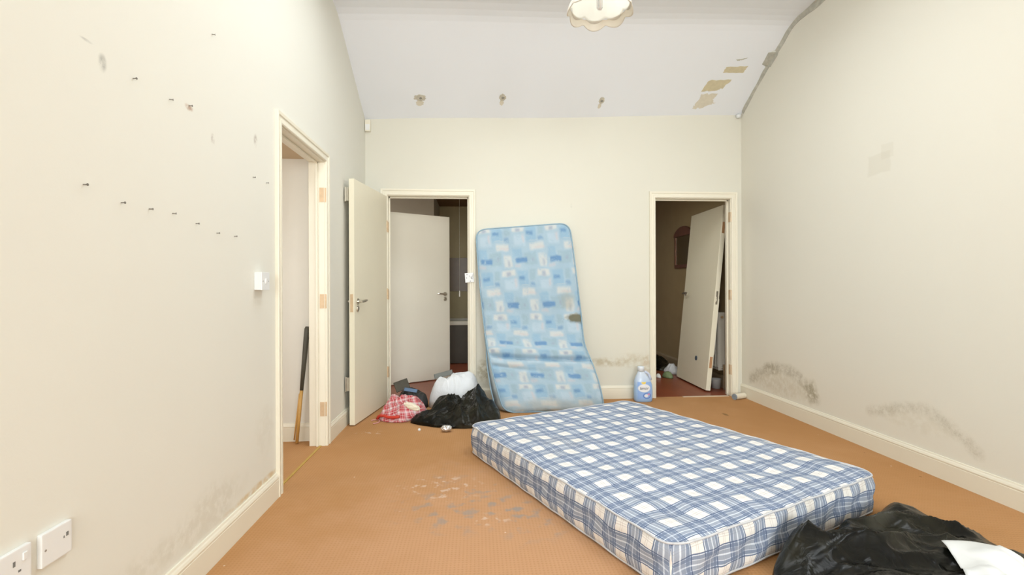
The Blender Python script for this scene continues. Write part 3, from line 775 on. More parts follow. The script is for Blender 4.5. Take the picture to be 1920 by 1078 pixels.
# ------------------------------------------------------------------ blue foam mattress leaning on the back wall
def catmull(P, t):
    n = len(P)-1; f = max(0, min(n-1e-6, t*n)); i = int(f); u = f-i
    p0 = P[max(i-1, 0)]; p1 = P[i]; p2 = P[i+1]; p3 = P[min(i+2, n)]
    return .5*((2*p1)+(p2-p0)*u+(2*p0-5*p1+4*p2-p3)*u*u+(3*p1-p0-3*p2+p3)*u*u*u)
def blue_mattress():
    root = empty('leaning_mattress', (.65, 4.45, 0))
    tag(root, 'blue patchwork foam mattress slumped upright against the cream back wall', 'mattress')
    inv = Vector((-.65, -4.45, 0))
    # front face edges from top to bottom (left and right), world coordinates
    Lp = [Vector(q) for q in [(-.015, 4.685, 1.665), (.000, 4.66, 1.40), (.022, 4.63, 1.12), (.050, 4.60, .84), (.078, 4.55, .62), (.112, 4.455, .44), (.165, 4.375, .22), (.232, 4.315, .004)]]
    Rp = [Vector(q) for q in [(.890, 4.685, 1.735), (.925, 4.66, 1.45), (.955, 4.63, 1.15), (.985, 4.60, .85), (1.005, 4.55, .585), (1.060, 4.455, .40), (1.110, 4.375, .20), (1.135, 4.315, .004)]]
    nu, nv = 60, 160; T = .075
    V = []; UV = []; F = []; MI = []
    def P(u, v):
        a = catmull(Lp, v); b = catmull(Rp, v); return a+(b-a)*u
    rad = .11
    def shape(u, v):
        # round the four corners by pulling the border in
        wd, lg = .92, 1.80
        x = (u-.5)*wd; y = (v-.5)*lg; hx, hy = wd/2, lg/2
        qx = max(-(hx-rad), min(hx-rad, x)); qy = max(-(hy-rad), min(hy-rad, y)); dx, dy = x-qx, y-qy; l = math.hypot(dx, dy)
        if l > 1e-9:
            s_ = max(abs(dx), abs(dy))/l; dx *= s_; dy *= s_
        return (qx+dx)/wd+.5, (qy+dy)/lg+.5
    fr = {}; bk = {}
    for side in (0, 1):
        for i in range(nu+1):
            for j in range(nv+1):
                u, v = i/nu, j/nv; uu, vv = shape(u, v)
                p = P(uu, vv); e = 1e-3
                du = P(min(1, uu+e), vv)-P(max(0, uu-e), vv); dv = P(uu, min(1, vv+e))-P(uu, max(0, vv-e))
                nrm = du.cross(dv).normalized()      # towards the room or the wall
                if nrm.y > 0: nrm = -nrm
                ed = min(1, min(u, 1-u)*.92/.06, min(v, 1-v)*1.8/.06); cr = 1-(1-ed)**2
                x, y = uu*.92, vv*1.8
                if side == 0:
                    q = .018*cr + .012*mnoise.noise(Vector((x*3.1, y*3.1, 1.0)))*cr
                    # crease where it folds, and shallow tufts
                    q -= .060*math.exp(-((y-1.215-.03*math.sin(x*3))/.022)**2)*cr
                    q += .018*math.exp(-((y-1.14)/.05)**2)*cr + .016*math.exp(-((y-1.30)/.06)**2)*cr
                    q -= .030*math.exp(-((y-1.335-.12*x)/.018)**2)*cr*max(0, 1-x*2.2)
                    q += .004*math.sin(x*26)*math.sin(y*24)*cr
                    p = p+nrm*q; fr[(i, j)] = len(V)
                else:
                    back = T*(.55+.45*1)
                    p = p-nrm*back
                    # cover sags away to the left near the foot
                    sg = max(0, (vv-.6)/.4)
                    p.x -= .085*sg*(1-sg*.25)
                    p.y = min(p.y, YB-.004); p.z = max(.004, p.z)
                    bk[(i, j)] = len(V)
                p.z = max(.003, p.z); p.y = min(p.y, YB-.004 if p.z > .14 else YB-.022)
                V.append(p+inv); UV.append((x, y))
    for i in range(nu):
        for j in range(nv):
            F.append((fr[i, j], fr[i+1, j], fr[i+1, j+1], fr[i, j+1])); MI.append(0)
            F.append((bk[i, j], bk[i, j+1], bk[i+1, j+1], bk[i+1, j])); MI.append(1)
    loop = [(i, 0) for i in range(nu)]+[(nu, j) for j in range(nv)]+[(i, nv) for i in range(nu, 0, -1)]+[(0, j) for j in range(nv, 0, -1)]
    n = len(loop)
    for k in range(n):
        a, b = loop[k], loop[(k+1) % n]; F.append((fr[a], bk[a], bk[b], fr[b])); MI.append(1)
    o = new_obj('mattress_body', V, F, [M['patchwork'], M['mattress_side']], root, True, UV)
    for p_, mi in zip(o.data.polygons, MI): p_.material_index = mi
    pts = [V[fr[q]] for q in loop]; pts.append(pts[0])
    MB().tube([p_+Vector((0, -.004, 0)) for p_ in pts], .006, 8, cap=False).build('front_piping', M['blue_piping'], root, smooth=True)
    pts = [V[bk[q]]+Vector((-.003, -.012, 0)) for q in loop if q[0] == 0 and 82 < q[1] < nv]
    MB().tube(pts, .006, 8).build('back_piping', M['blue_piping'], root, smooth=True)
blue_mattress()

# ------------------------------------------------------------------ crumpled heaps
def chaikin(P, it=2):
    P = [Vector(p) for p in P]
    for _ in range(it):
        Q = []
        for a, b in zip(P, P[1:]+P[:1]): Q += [a*.75+b*.25, a*.25+b*.75]
        P = Q
    return P
def ridged(p, octs=3):
    s_ = 0; a = 1; tot = 0
    for _ in range(octs):
        s_ += a*(1-abs(mnoise.noise(p))*2)**2; tot += a; a *= .38; p = p*2.1+Vector((3.1, 1.7, 5.3))
    return s_/tot
class Heap:
    def __init__(s, outline, peaks, h0=.04, amp=.05, scale=4.0, seed=0, base=0.0, edge=3.0, stretch=(1, 1), lip=.0, tail=0.15):
        s.out = chaikin(outline); s.c = sum(s.out, Vector((0, 0)))/len(s.out); s.peaks = peaks; s.h0 = h0; s.amp = amp
        s.scale = scale; s.seed = seed; s.base = base; s.edge = edge; s.st = stretch; s.tail = tail
    def rad(s, a):
        d = Vector((math.cos(a), math.sin(a))); best = .01
        for p, q in zip(s.out, s.out[1:]+s.out[:1]):
            e = q-p; den = d.x*e.y-d.y*e.x
            if abs(den) < 1e-9: continue
            w_ = p-s.c; t = (w_.x*e.y-w_.y*e.x)/den; k = (w_.x*d.y-w_.y*d.x)/den
            if t > 0 and -1e-6 <= k <= 1+1e-6: best = max(best, t)
        return best
    def h(s, x, y, sn):
        g = 0
        for (px, py, ph, pr) in s.peaks:
            d2 = ((x-px)**2+(y-py)**2)/pr**2; g = max(g, ph/(1+d2*d2*.9)) if False else g+(ph*math.exp(-d2))**3
        g = g**(1/3)
        q = Vector((x*s.st[0], y*s.st[1], s.seed*7.3))*s.scale
        q += Vector((mnoise.noise(q*.6+Vector((9, 2, 1))), mnoise.noise(q*.6+Vector((1, 7, 3))), 0))*.8
        e = max(0, 1-sn**s.edge)**.5
        return s.base+.004+(s.h0+g)*e+s.amp*(ridged(q)-.45)*(e**.7)*(.35+min(1, (g+s.h0)/.12)*.65)
    def height(s, x, y):
        d = Vector((x, y))-s.c; return s.h(x, y, min(1, d.length/s.rad(math.atan2(d.y, d.x))))
    def build(s, name, mat, parent=None, nt=170, nr=54, origin=None, cut=None):
        o = origin or (s.c.x, s.c.y, 0)
        V = []; F = []; O = Vector(o)
        V.append(Vector((s.c.x, s.c.y, s.h(s.c.x, s.c.y, 0)))-O)
        R = [s.rad(2*PI*k/nt) for k in range(nt)]
        for i in range(1, nr+1):
            sn = i/nr
            for k in range(nt):
                a = 2*PI*k/nt; wob = 1+.05*mnoise.noise(Vector((math.cos(a)*3, math.sin(a)*3, s.seed+sn)))*sn
                r = R[k]*sn*wob; x = s.c.x+math.cos(a)*r; y = s.c.y+math.sin(a)*r
                z = s.h(x, y, sn) if i < nr else s.base+.003
                if i == nr-1: z = max(z*.9, s.base+.012)
                V.append(Vector((x, y, max(z, s.base+.003)))-O)
        def ix(i, k): return 1+(i-1)*nt+k % nt
        for k in range(nt): F.append((0, ix(1, k), ix(1, k+1)))
        for i in range(1, nr):
            for k in range(nt): F.append((ix(i, k), ix(i+1, k), ix(i+1, k+1), ix(i, k+1)))
        F.append(tuple(ix(nr, k) for k in range(nt)))
        ob = new_obj(name, V, F, mat, parent, True)
        if not parent: ob.location = o
        return ob

# left heap by the open door
black = Heap([(-.57, 4.08), (-.44, 3.95), (-.22, 3.87), (-.03, 3.85), (.10, 3.89), (.19, 3.99), (.205, 4.13), (.10, 4.28), (-.04, 4.42), (-.32, 4.42), (-.40, 4.40), (-.41, 4.16), (-.50, 4.12)],
             [(-.02, 4.22, .155, .16), (-.29, 4.26, .10, .12), (-.32, 4.03, .02, .12), (-.04, 4.00, .05, .12), (.10, 4.13, .10, .11)], h0=.10, amp=.10, scale=4.2, seed=3, edge=6)
tag(black.build('bin_bag', M['bin_bag']), 'black bin bag heaped on the carpet beside the leaning blue mattress', 'bag')
redh = Heap([(-.86, 4.18), (-.77, 4.10), (-.64, 4.06), (-.56, 4.12), (-.46, 4.19), (-.43, 4.26), (-.44, 4.36), (-.55, 4.45), (-.63, 4.46), (-.74, 4.45), (-.82, 4.36)],
            [(-.75, 4.34, .15, .12), (-.56, 4.28, .13, .12)], h0=.06, amp=.07, scale=5.0, seed=11, edge=4)
rb = redh.build('laundry_bag', M['red_check'])
tag(rb, 'red and white checked laundry bag slumped beside the open door', 'bag')
o0 = Vector((redh.c.x, redh.c.y, 0))
pts = []
for k in range(14):
    t = k/13; x = -.845+.20*t; y = 4.17-.075*math.sin(t*PI*.5)-.02*t
    pts.append(Vector((x, y, max(.012, redh.height(x, y+.03)*.9+.006)))-o0)
MB().tube(pts, .012, 8).build('red_binding', M['red_trim'], rb, smooth=True)
pts = [Vector((-.855+.05*math.cos(a)*-1*.8, 4.11+.06*math.sin(a)-.0, .006))-o0 for a in [PI*.2*k/2 for k in range(2, 16)]]
pts = [Vector((max(p.x+o0.x, -.91), p.y+o0.y, p.z))-o0 for p in pts]
MB().tube(pts, .004, 8).build('carry_cord', M['pink_cord'], rb, smooth=True)
white = Heap([(-.48, 4.62), (-.40, 4.50), (-.18, 4.46), (-.02, 4.48), (.035, 4.58), (.01, 4.72), (-.2, 4.745), (-.4, 4.73)],
             [(-.05, 4.63, .18, .13), (-.20, 4.62, .15, .16), (-.35, 4.60, .12, .13)], h0=.14, amp=.045, scale=6.5, seed=24, edge=5, stretch=(1, 1.4))
tag(white.build('carrier_bag', M['white_bag']), 'crumpled white plastic bag behind the black bin bag at the door sill', 'bag')
dark = Heap([(-.79, 4.60), (-.70, 4.53), (-.55, 4.50), (-.46, 4.55), (-.47, 4.70), (-.60, 4.745), (-.76, 4.73)],
            [(-.62, 4.62, .10, .15), (-.5, 4.60, .08, .08)], h0=.06, amp=.05, scale=5.0, seed=31, edge=5)
tag(dark.build('black_cloth', M['black_sheet']), 'black cloth bundled behind the red checked laundry bag', 'cloth')
def sheet(name, center, size, rot, mat, label, cat, bend=.01, seed=0, thick=.0025, n=14):
    V = []; F = []
    for s_ in (0, 1):
        for i in range(n+1):
            for j in range(n+1):
                x = (i/n-.5)*size[0]; y = (j/n-.5)*size[1]
                z = bend*mnoise.noise(Vector((x*7+seed, y*7, seed)))*2+bend*.8*math.sin(x/size[0]*3)
                V.append((x, y, z-s_*thick))
    N = (n+1)**2
    def q(s_, i, j): return s_*N+i*(n+1)+j
    for i in range(n):
        for j in range(n):
            F.append((q(0, i, j), q(0, i+1, j), q(0, i+1, j+1), q(0, i, j+1))); F.append((q(1, i, j), q(1, i, j+1), q(1, i+1, j+1), q(1, i+1, j)))
    for i in range(n):
        F += [(q(0, i, 0), q(1, i, 0), q(1, i+1, 0), q(0, i+1, 0)), (q(0, i, n), q(0, i+1, n), q(1, i+1, n), q(1, i, n)),
              (q(0, 0, i), q(0, 0, i+1), q(1, 0, i+1), q(1, 0, i)), (q(0, n, i), q(1, n, i), q(1, n, i+1), q(0, n, i+1))]
    o = new_obj(name, V, F, mat, None, True); o.location = center; o.rotation_euler = rot
    return tag(o, label, cat)
sheet('grey_board', (-.70, 4.56, .215), (.13, .10), (math.radians(48), math.radians(-14), math.radians(20)), M['cardboard'], 'small dark grey board tilted on top of the black cloth', 'board', .006, 2, .006)
sheet('blue_card', (-.61, 4.485, .185), (.12, .035), (math.radians(40), math.radians(8), math.radians(-6)), M['blue_card'], 'blue-grey card strip lying behind the red checked bag', 'card', .004, 5, .004)
sheet('dark_board', (-.33, 4.70, .285), (.18, .05), (math.radians(55), math.radians(-14), 0), plain('slate_board', (.17, .18, .17), .6), 'slate grey board standing behind the crumpled white plastic bag', 'board', .004, 7, .005)
def ball(name, loc, r, mat, seed, label, cat):
    bm = bmesh.new(); bmesh.ops.create_icosphere(bm, subdivisions=4, radius=1)
    for v in bm.verts:
        n = ridged(v.co*1.6+Vector((seed, 0, 0)), 3); v.co *= r*(.86+.22*n); v.co.z = max(v.co.z, -r*.85)
    me = bpy.data.meshes.new(name); bm.to_mesh(me); bm.free(); me.materials.append(mat)
    o = bpy.data.objects.new(name, me); COL.objects.link(o); o.location = loc
    return tag(o, label, cat)
cp = ball('cream_paper', (-.535, 4.025, .145), .036, M['cream_paper'], 9, 'crumpled cream paper between the red checked bag and the black bin bag', 'paper'); cp.scale = (2.0, .8, .8); cp.rotation_euler = (.2, .42, .1)
fb = ball('foil_ball', (-.244, 3.79, .028), .033, M['foil'], 2, 'crumpled silver foil ball on the carpet in front of the bin bag', 'foil'); fb.scale = (1.35, 1, .8)
ball('paper_pellet', (-.456, 3.835, .0095), .011, M['paper'], 5, 'tiny white paper pellet on the carpet left of the foil ball', 'paper')

# right front bin bag
def ym(x): return 1.699+.4585*(x-.694)
big = Heap([(1.14, 1.83), (1.30, ym(1.3)-.055), (1.60, ym(1.6)-.05), (1.88, ym(1.88)-.045), (2.06, 2.31), (2.13, 2.10), (2.19, 1.82), (2.25, 1.4), (1.95, 1.1), (1.45, 1.12), (1.15, 1.4), (1.06, 1.68)],
           [(1.27, 1.84, .10, .15), (1.50, 1.80, .09, .25), (1.76, 1.62, .07, .30), (1.35, 1.5, .10, .25), (1.92, 2.02, .03, .18)], h0=.06, amp=.10, scale=2.3, seed=42, edge=8, stretch=(.8, 1.5))
bb = big.build('bin_bag', M['bin_bag'], nt=260, nr=90)
tag(bb, 'large black bin bag sprawled at the front corner of the plaid mattress', 'bag')
def draped(name, corners, mat, label, lift=.022, n=22, curl=.0):
    V = []; F = []; c0 = [Vector(c) for c in corners]
    cx = sum(c0, Vector((0, 0)))/4
    for s_ in (0, 1):
        for i in range(n+1):
            for j in range(n+1):
                u, v = i/n, j/n
                p = c0[0]*(1-u)*(1-v)+c0[1]*u*(1-v)+c0[2]*u*v+c0[3]*(1-u)*v
                ring = [big.height(p.x+r*math.cos(a), p.y+r*math.sin(a)) for r in (.04, .08, .12) for a in [PI*q/4 for q in range(8)]]
                z = max(sum(ring)/len(ring)+lift, max(big.height(p.x+a, p.y+b) for a in (-.012, 0, .012) for b in (-.012, 0, .012))+.010)
                V.append((p.x-cx.x, p.y-cx.y, z-(.0015 if s_ else 0)))
    N = (n+1)**2
    def q(s_, i, j): return s_*N+i*(n+1)+j
    for i in range(n):
        for j in range(n):
            F.append((q(0, i, j), q(0, i+1, j), q(0, i+1, j+1), q(0, i, j+1))); F.append((q(1, i, j), q(1, i, j+1), q(1, i+1, j+1), q(1, i+1, j)))
    for i in range(n):
        F += [(q(0, i, 0), q(1, i, 0), q(1, i+1, 0), q(0, i+1, 0)), (q(0, i, n), q(0, i+1, n), q(1, i+1, n), q(1, i, n)),
              (q(0, 0, i), q(0, 0, i+1), q(1, 0, i+1), q(1, 0, i)), (q(0, n, i), q(1, n, i), q(1, n, i+1), q(0, n, i+1))]
    o = new_obj(name, V, F, mat, None, True); o.location = (cx.x, cx.y, 0)
    return tag(o, label, 'paper')
draped('paper_sheet', [(1.735, 1.715), (1.93, 1.675), (1.80, 1.36), (1.58, 1.42)], M['paper'], 'white paper sheet lying on the large black bin bag')
draped('paper_sheet', [(1.95, 1.60), (2.09, 1.55), (2.03, 1.32), (1.90, 1.36)], M['paper'], 'white paper sheet at the right edge of the photo on the large bin bag', lift=.030)

# ------------------------------------------------------------------ softener bottle
def bottle():
    root = empty('softener_bottle', (1.605, 4.655, 0))
    tag(root, 'pale blue fabric softener bottle standing left of the right doorway', 'bottle')
    prof = [(.0, .080, .045), (.006, .086, .050), (.03, .090, .054), (.10, .091, .055), (.16, .088, .054), (.20, .080, .050), (.235, .064, .042), (.262, .046, .034), (.282, .034, .029), (.292, .031, .028)]
    V = []; F = []; n = 40
    for (z, a, b) in prof:
        for k in range(n):
            t = 2*PI*k/n; c_, s_ = math.cos(t), math.sin(t); e = 2/2.6
            V.append((a*math.copysign(abs(c_)**e, c_)-.02*max(0, (z-.16)/.13), b*math.copysign(abs(s_)**e, s_), z))
    for i in range(len(prof)-1):
        for k in range(n): F.append((i*n+k, i*n+(k+1) % n, (i+1)*n+(k+1) % n, (i+1)*n+k))
    F += [tuple(range(n-1, -1, -1)), tuple(range((len(prof)-1)*n, len(prof)*n))]
    new_obj('bottle_body', V, F, M['softener'], root, True)
    c = MB(); c.lathe([(.030, .292), (.034, .293), (.034, .330), (.030, .340), (.001, .342)], (-.02, 0, 0), 24)
    c.build('cap', plain('translucent_pale_cap', (.74, .80, .86), .3, var=.01), root, smooth=True)
    h = MB(); h.tube([(.008, 0, .288), (.030, 0, .284), (.052, 0, .268), (.068, 0, .240), (.074, 0, .205)], [.010, .012, .012, .013, .016], 12)
    h.build('handle', plain('lilac_blue_handle', (.60, .66, .82), .3), root, smooth=True)
    # label: a patch following the front of the body
    def surf(x, z, off):
        for (p, q) in zip(prof[:-1], prof[1:]):
            if p[0] <= z <= q[0]:
                t = (z-p[0])/(q[0]-p[0]); a = p[1]+(q[1]-p[1])*t; b = p[2]+(q[2]-p[2])*t; break
        xx = min(.999, abs(x+.02*max(0, (z-.16)/.13))/a)
        return -b*(1-xx**2.6)**(1/2.6)-off
    V = []; UV = []; F = []; nu, nv = 20, 16
    for i in range(nu+1):
        for j in range(nv+1):
            u, v = i/nu, j/nv; x = -.068+.136*u; z = .03+.165*v
            V.append((x, surf(x, z, .0012), z)); UV.append((u, v))
    for i in range(nu):
        for j in range(nv): F.append((i*(nv+1)+j, (i+1)*(nv+1)+j, (i+1)*(nv+1)+j+1, i*(nv+1)+j+1))
    lab = new_obj('label', V, F, M['label'], root, True, UV)
    cu = bpy.data.curves.new('word', 'FONT'); cu.body = 'lenor'; cu.size = .040; cu.shear = .25; cu.align_x = 'CENTER'; cu.extrude = 0
    to = bpy.data.objects.new('word', cu); COL.objects.link(to)
    me = bpy.data.meshes.new_from_object(to.evaluated_get(bpy.context.evaluated_depsgraph_get()))
    bpy.data.objects.remove(to)
    for v in me.vertices:
        x, z = v.co.x-.008, .122+v.co.y; v.co = (x, surf(x, z, .0022), z)
    me.materials.clear(); me.materials.append(M['ink'])
    t_ = bpy.data.objects.new('lettering', me); COL.objects.link(t_); t_.parent = lab
bottle()

# ------------------------------------------------------------------ paper tube by the right door frame
r_ = empty('paper_roll', (2.515, 4.63, 0), math.radians(22))
tag(r_, 'small white roll with blue-grey end lying at the right door frame', 'roll')
MB().tube([(0.004, 0, .029), (.14, 0, .029)], .028, 24).build('roll_body', M['cream_paper'], r_, smooth=False)
MB().tube([(-.004, 0, .029), (.004, 0, .029)], [.029, .030], 24).tube([(-.006, 0, .029), (.0, 0, .029)], .012, 16).build('roll_end', M['roll_end'], r_)

# ------------------------------------------------------------------ broom handle in the passage
def stick():
    root = empty('broom_handle', (-1.292, 3.585, 0))
    tag(root, 'broom handle with dark grip leaning in the left doorway passage', 'broom handle')
    a = Vector((0, 0, .006)); b = Vector((-1.232+1.292, 3.632-3.585, .835))
    m = a.lerp(b, .46)
    MB().tube([a, m], [.011, .012], 12).build('wooden_shaft', M['wood'], root, smooth=True)
    MB().tube([m-(b-a)*.01, a.lerp(b, .7), a.lerp(b, .9), b-(b-a)*.02, b], [.0125, .016, .0185, .018, .012], 14).build('grip', M['black_grip'], root, smooth=True)
    MB().tube([a+Vector((-.022, .01, .02)), a.lerp(b, .2)+Vector((-.018, .004, 0)), a.lerp(b, .42)+Vector((-.012, 0, 0))], .005, 8).build('side_wire', M['wood'], root, smooth=True)
stick()

# ------------------------------------------------------------------ wall fittings
def light_switch():
    r = empty('light_switch', (XL, 2.476, 1.148)); tag(r, 'white light switch on the left wall beside the left doorway', 'switch')
    MB().box(0, .030, -.043, .043, -.043, .043).build('back_box', M['white_plastic'], r, bevel=.003)
    MB().box(.030, .037, -.044, .044, -.044, .044).build('switch_plate', M['white_plastic'], r, bevel=.003)
    MB().prism([(.037, -.012), (.040, -.012), (.044, .012), (.037, .012)], 1, -.006, .008).build('rocker', M['white_plastic'], r)
    g = plain('grey_screw', (.4, .4, .38), .5)
    for y in (-.030, .030): MB().disc((.037, y, 0), (1, 0, 0), .0035, .0008, 12).build('screw_cap', g, r)
light_switch()
def socket(y, kind, label):
    r = empty('wall_socket', (XL, y, .470)); tag(r, label, 'socket')
    MB().box(0, .012, -.0445, .0445, -.040, .042).build('socket_plate', M['white_plastic'], r, bevel=.003)
    m = MB()
    if kind == 'mains':
        m.box(.012, .0125, -.003, .003, .006, .018); m.box(.012, .0125, -.017, -.010, -.012, -.007); m.box(.012, .0125, .010, .017, -.012, -.007)
        MB().box(.012, .0155, .020, .031, .010, .028).build('rocker', M['white_plastic'], r, bevel=.001, seg=1)
    else:
        m.box(.012, .0128, .026, .033, .006, .016); m.box(.012, .0125, .018, .021, .004, .010)
    m.build('pin_slots', M['dark_slot'], r)
    c = MB(); c.disc((.012, -.034, 0), (1, 0, 0), .003, .0006, 10); c.build('screw', plain('steel_screw', (.5, .5, .48), .4, metal=.7), r)
socket(1.312, 'aerial', 'white outlet plate on left wall, the one nearer the doorway')
socket(1.196, 'mains', 'white power socket on left wall, cut off by the photo edge')
# small alarm contact high in the back left corner
r = empty('alarm_sensor', (XL+.030, YB, 2.667)); tag(r, 'small cream sensor box high in the back left corner', 'sensor')
MB().box(-.026, .026, -.035, 0, -.055, .055).build('sensor_case', M['gloss_cream'], r, bevel=.006)
MB().box(-.020, .020, -.037, -.034, -.045, .010).build('sensor_window', M['white_plastic'], r, bevel=.001, seg=1)
# battered white keep on the right jamb of the left back doorway
r = empty('door_keep', (-.080, YB-.020, 1.208)); tag(r, 'battered white keep plate on the right frame of left back doorway', 'plate'); r.rotation_euler = (0, math.radians(-4), 0)
MB().box(-.041, .043, -.012, 0, -.046, .046).build('keep_plate', M['white_plastic'], r, bevel=.003)
m = MB()
for (x, z, a, b) in [(.018, .0, .005, .010), (.030, .006, .004, .006), (.026, -.012, .006, .004), (-.02, .03, .012, .003), (-.026, .0, .003, .010), (.008, -.034, .010, .003), (.034, .022, .003, .006), (.002, .014, .003, .008)]:
    m.box(x-a*.6, x+a*.6, -.0128, -.0118, z-b, z+b)
m.build('scratch_marks', plain('grey_scratch', (.25, .25, .24), .6), r)

def nails():
    base = None
    P = [(2.065, 2.147, 'highest nail on the left wall, alone near the ceiling'),
         (1.608, 1.772, 'nail in left wall just right of the grey plaster scar'),
         (1.788, 1.776, 'nail in left wall just left of the reddish scrape mark'),
         (1.413, 1.399, 'leftmost nail in the lower row on the left wall'),
         (1.555, 1.374, 'second nail from the left in the lower row on left wall'),
         (1.680, 1.375, 'third nail from the left in the lower row on left wall'),
         (1.803, 1.379, 'fourth nail from the left in the lower row on left wall'),
         (1.947, 1.362, 'fifth nail from the left in the lower row on left wall'),
         (2.096, 1.342, 'sixth nail from the left in the lower row on left wall'),
         (2.242, 1.344, 'rightmost nail in the lower row, above the light switch'),
         (2.424, 1.647, 'left one of two nails beside the left door frame'),
         (2.572, 1.651, 'right one of two nails beside the left door frame'),
         (1.905, 1.797, 'bent rusty nail in the reddish scrape on left wall')]
    for i, (y, z, lab) in enumerate(P):
        if base is None:
            n = MB(); n.tube([(0, 0, 0), (.011, .001, 0)], .0016, 8); n.tube([(.011, .001, 0), (.0125, .0012, 0)], .0036, 12)
            base = n.build('nail', M['nail']); o = base
        else:
            o = base.copy(); COL.objects.link(o)
        o.location = (XL, y, z); o.rotation_euler = (0, 0, random.Random(i).uniform(-.25, .25))
        tag(o, lab, 'nail', 'nails in the left wall')
nails()

# ------------------------------------------------------------------ ceiling marks, tape, lamp
def ceil_frame(x, y):
    """point on the ceiling underside and a rotation whose -z faces the room"""
    def z(xx, yy):
        t = (xx-XL)/(XR-XL); return ztop(CL, yy)*(1-t)+ztop(CR_, yy)*t + .006*math.sin(t*PI*3)*(1 if yy > 3.8 else 0)
    e = .02; p = Vector((x, y, z(x, y)))
    tx = (Vector((x+e, y, z(x+e, y)))-p).normalized(); ty = (Vector((x, y-e, z(x, y-e)))-p).normalized()
    return p, tx, ty, tx.cross(ty).normalized()
def ceil_patch(name, mat, pts, label, cat, group=None, t=.004, seed=0, rag=.0):
    cx = sum(p[0] for p in pts)/len(pts); cy = sum(p[1] for p in pts)/len(pts)
    c, tx, ty, n = ceil_frame(cx, cy)
    if n.z > 0: n = -n
    rn = random.Random(seed); Q = []
    k = 6
    for a, b in zip(pts, pts[1:]+pts[:1]):
        for j in range(k):
            q = Vector((a[0]+(b[0]-a[0])*j/k+rn.uniform(-rag, rag), a[1]+(b[1]-a[1])*j/k+rn.uniform(-rag, rag)))
            Q.append(ceil_frame(q.x, q.y)[0])
    N = len(Q); V = [q-c-n*.006 for q in Q]+[q-c+n*t for q in Q]
    F = [tuple(range(N)), tuple(range(2*N-1, N-1, -1))]+[(i, (i+1) % N, N+(i+1) % N, N+i) for i in range(N)]
    o = new_obj(name, V, F, mat); o.location = c
    return tag(o, label, cat, group)
ceil_patch('tape_remnant', M['tape_yellow'], [(2.282, 4.324), (2.483, 4.320), (2.470, 4.379), (2.276, 4.378)], 'yellowed tape strip on the sloped ceiling, nearer the ridge', 'tape', 'tape remnants on the ceiling', .003, 1, .004)
ceil_patch('tape_remnant', M['tape_yellow'], [(2.172, 4.448), (2.395, 4.442), (2.350, 4.52), (2.30, 4.535), (2.150, 4.550)], 'largest yellowed tape patch on the sloped ceiling near right wall', 'tape', 'tape remnants on the ceiling', .003, 2, .006)
ceil_patch('tape_remnant', M['tape_pale'], [(2.165, 4.575), (2.325, 4.572), (2.30, 4.63), (2.34, 4.665), (2.24, 4.70), (2.13, 4.722), (2.16, 4.64)], 'pale tape residue on the ceiling just above the back wall', 'tape', 'tape remnants on the ceiling', .002, 3, .010)
ceil_patch('tape_remnant', M['tape_grey'], [(2.34, 4.262), (2.44, 4.245), (2.40, 4.262), (2.36, 4.27)], 'tiny grey tape scrap on the ceiling above the yellowed strips', 'tape', 'tape remnants on the ceiling', .003, 4, .002)
def ceil_hole(x, y, sx, label, seed):
    rn = random.Random(seed); c, tx, ty, n = ceil_frame(x, y)
    if n.z > 0: n = -n
    r = empty('ceiling_scar', c); tag(r, label, 'scar', 'chipped scars across the sloped ceiling')
    def blob(dx, dy, rx, ry, t, mat, nm):
        N = 26; V = []; 
        for s_ in (-.006, t):
            for k in range(N):
                a = 2*PI*k/N; q = 1+rn.uniform(-.18, .18); V.append(tx*(dx+math.cos(a)*rx*q)+ty*(dy+math.sin(a)*ry*q)+n*s_)
        new_obj(nm, V, [tuple(range(N)), tuple(range(2*N-1, N-1, -1))]+[(i, (i+1) % N, N+(i+1) % N, N+i) for i in range(N)], mat, r)
    blob(0, .0, .055*sx, .036, .003, M['filler'], 'filler_patch')
    blob(-.008, -.062, .034*sx, .030, .002, M['tape_pale'], 'lower_patch')
    blob(.004*sx, -.004, .014, .011, .006, plain('grey_plug', (.28, .27, .23), .6), 'wall_plug')
ceil_hole(-.525, 4.575, 1.0, 'chipped filler scar on the sloped ceiling, leftmost of three', 1)
ceil_hole(.242, 4.575, .55, 'chipped filler scar on the sloped ceiling, middle of three', 2)
ceil_hole(1.195, 4.615, .45, 'faint filler scar on the sloped ceiling, rightmost of three', 3)

def joint_tape():
    rn = random.Random(5); ys = [4.74-.02*i for i in range(60)]
    N = len(ys); V = []; F = []
    c = Vector((XR, 4.2, 3.1))
    for y in ys:
        z = ztop(CR_, y); k = mnoise.noise(Vector((y*5, 3, 1))); w_ = .028+.016*k+.03*max(0, (4.25-y))+(.02 if 4.30 > y > 4.16 else 0)
        out = .010+.010*abs(mnoise.noise(Vector((y*9, 1, 7)))); cw = .018+.014*mnoise.noise(Vector((y*7, 8, 2)))+(.05 if 4.31 > y > 4.19 else 0)
        # cross-section in x,z : along ceiling, corner, down the wall
        for (dx, dz) in ((-cw, -.003), (-out, -.014), (-.004, -w_), (.0, -w_), (.0, .0), (-cw, .003)):
            V.append(Vector((XR+dx, y, z+dz))-c)
    k = 6
    for i in range(N-1):
        for j in range(k): F.append((i*k+j, i*k+(j+1) % k, (i+1)*k+(j+1) % k, (i+1)*k+j))
    F += [tuple(range(k)), tuple(range(N*k-1, (N-1)*k-1, -1))]
    o = new_obj('joint_tape', V, F, M['tape_grey']); o.location = c
    tag(o, 'grey peeling joint tape along the ceiling edge of the right wall', 'tape')
joint_tape()
m = MB(); m.tube([(0, 0, 0), (0, -.02, -.01), (0, -.03, -.02)], [.024, .022, .008], 14)
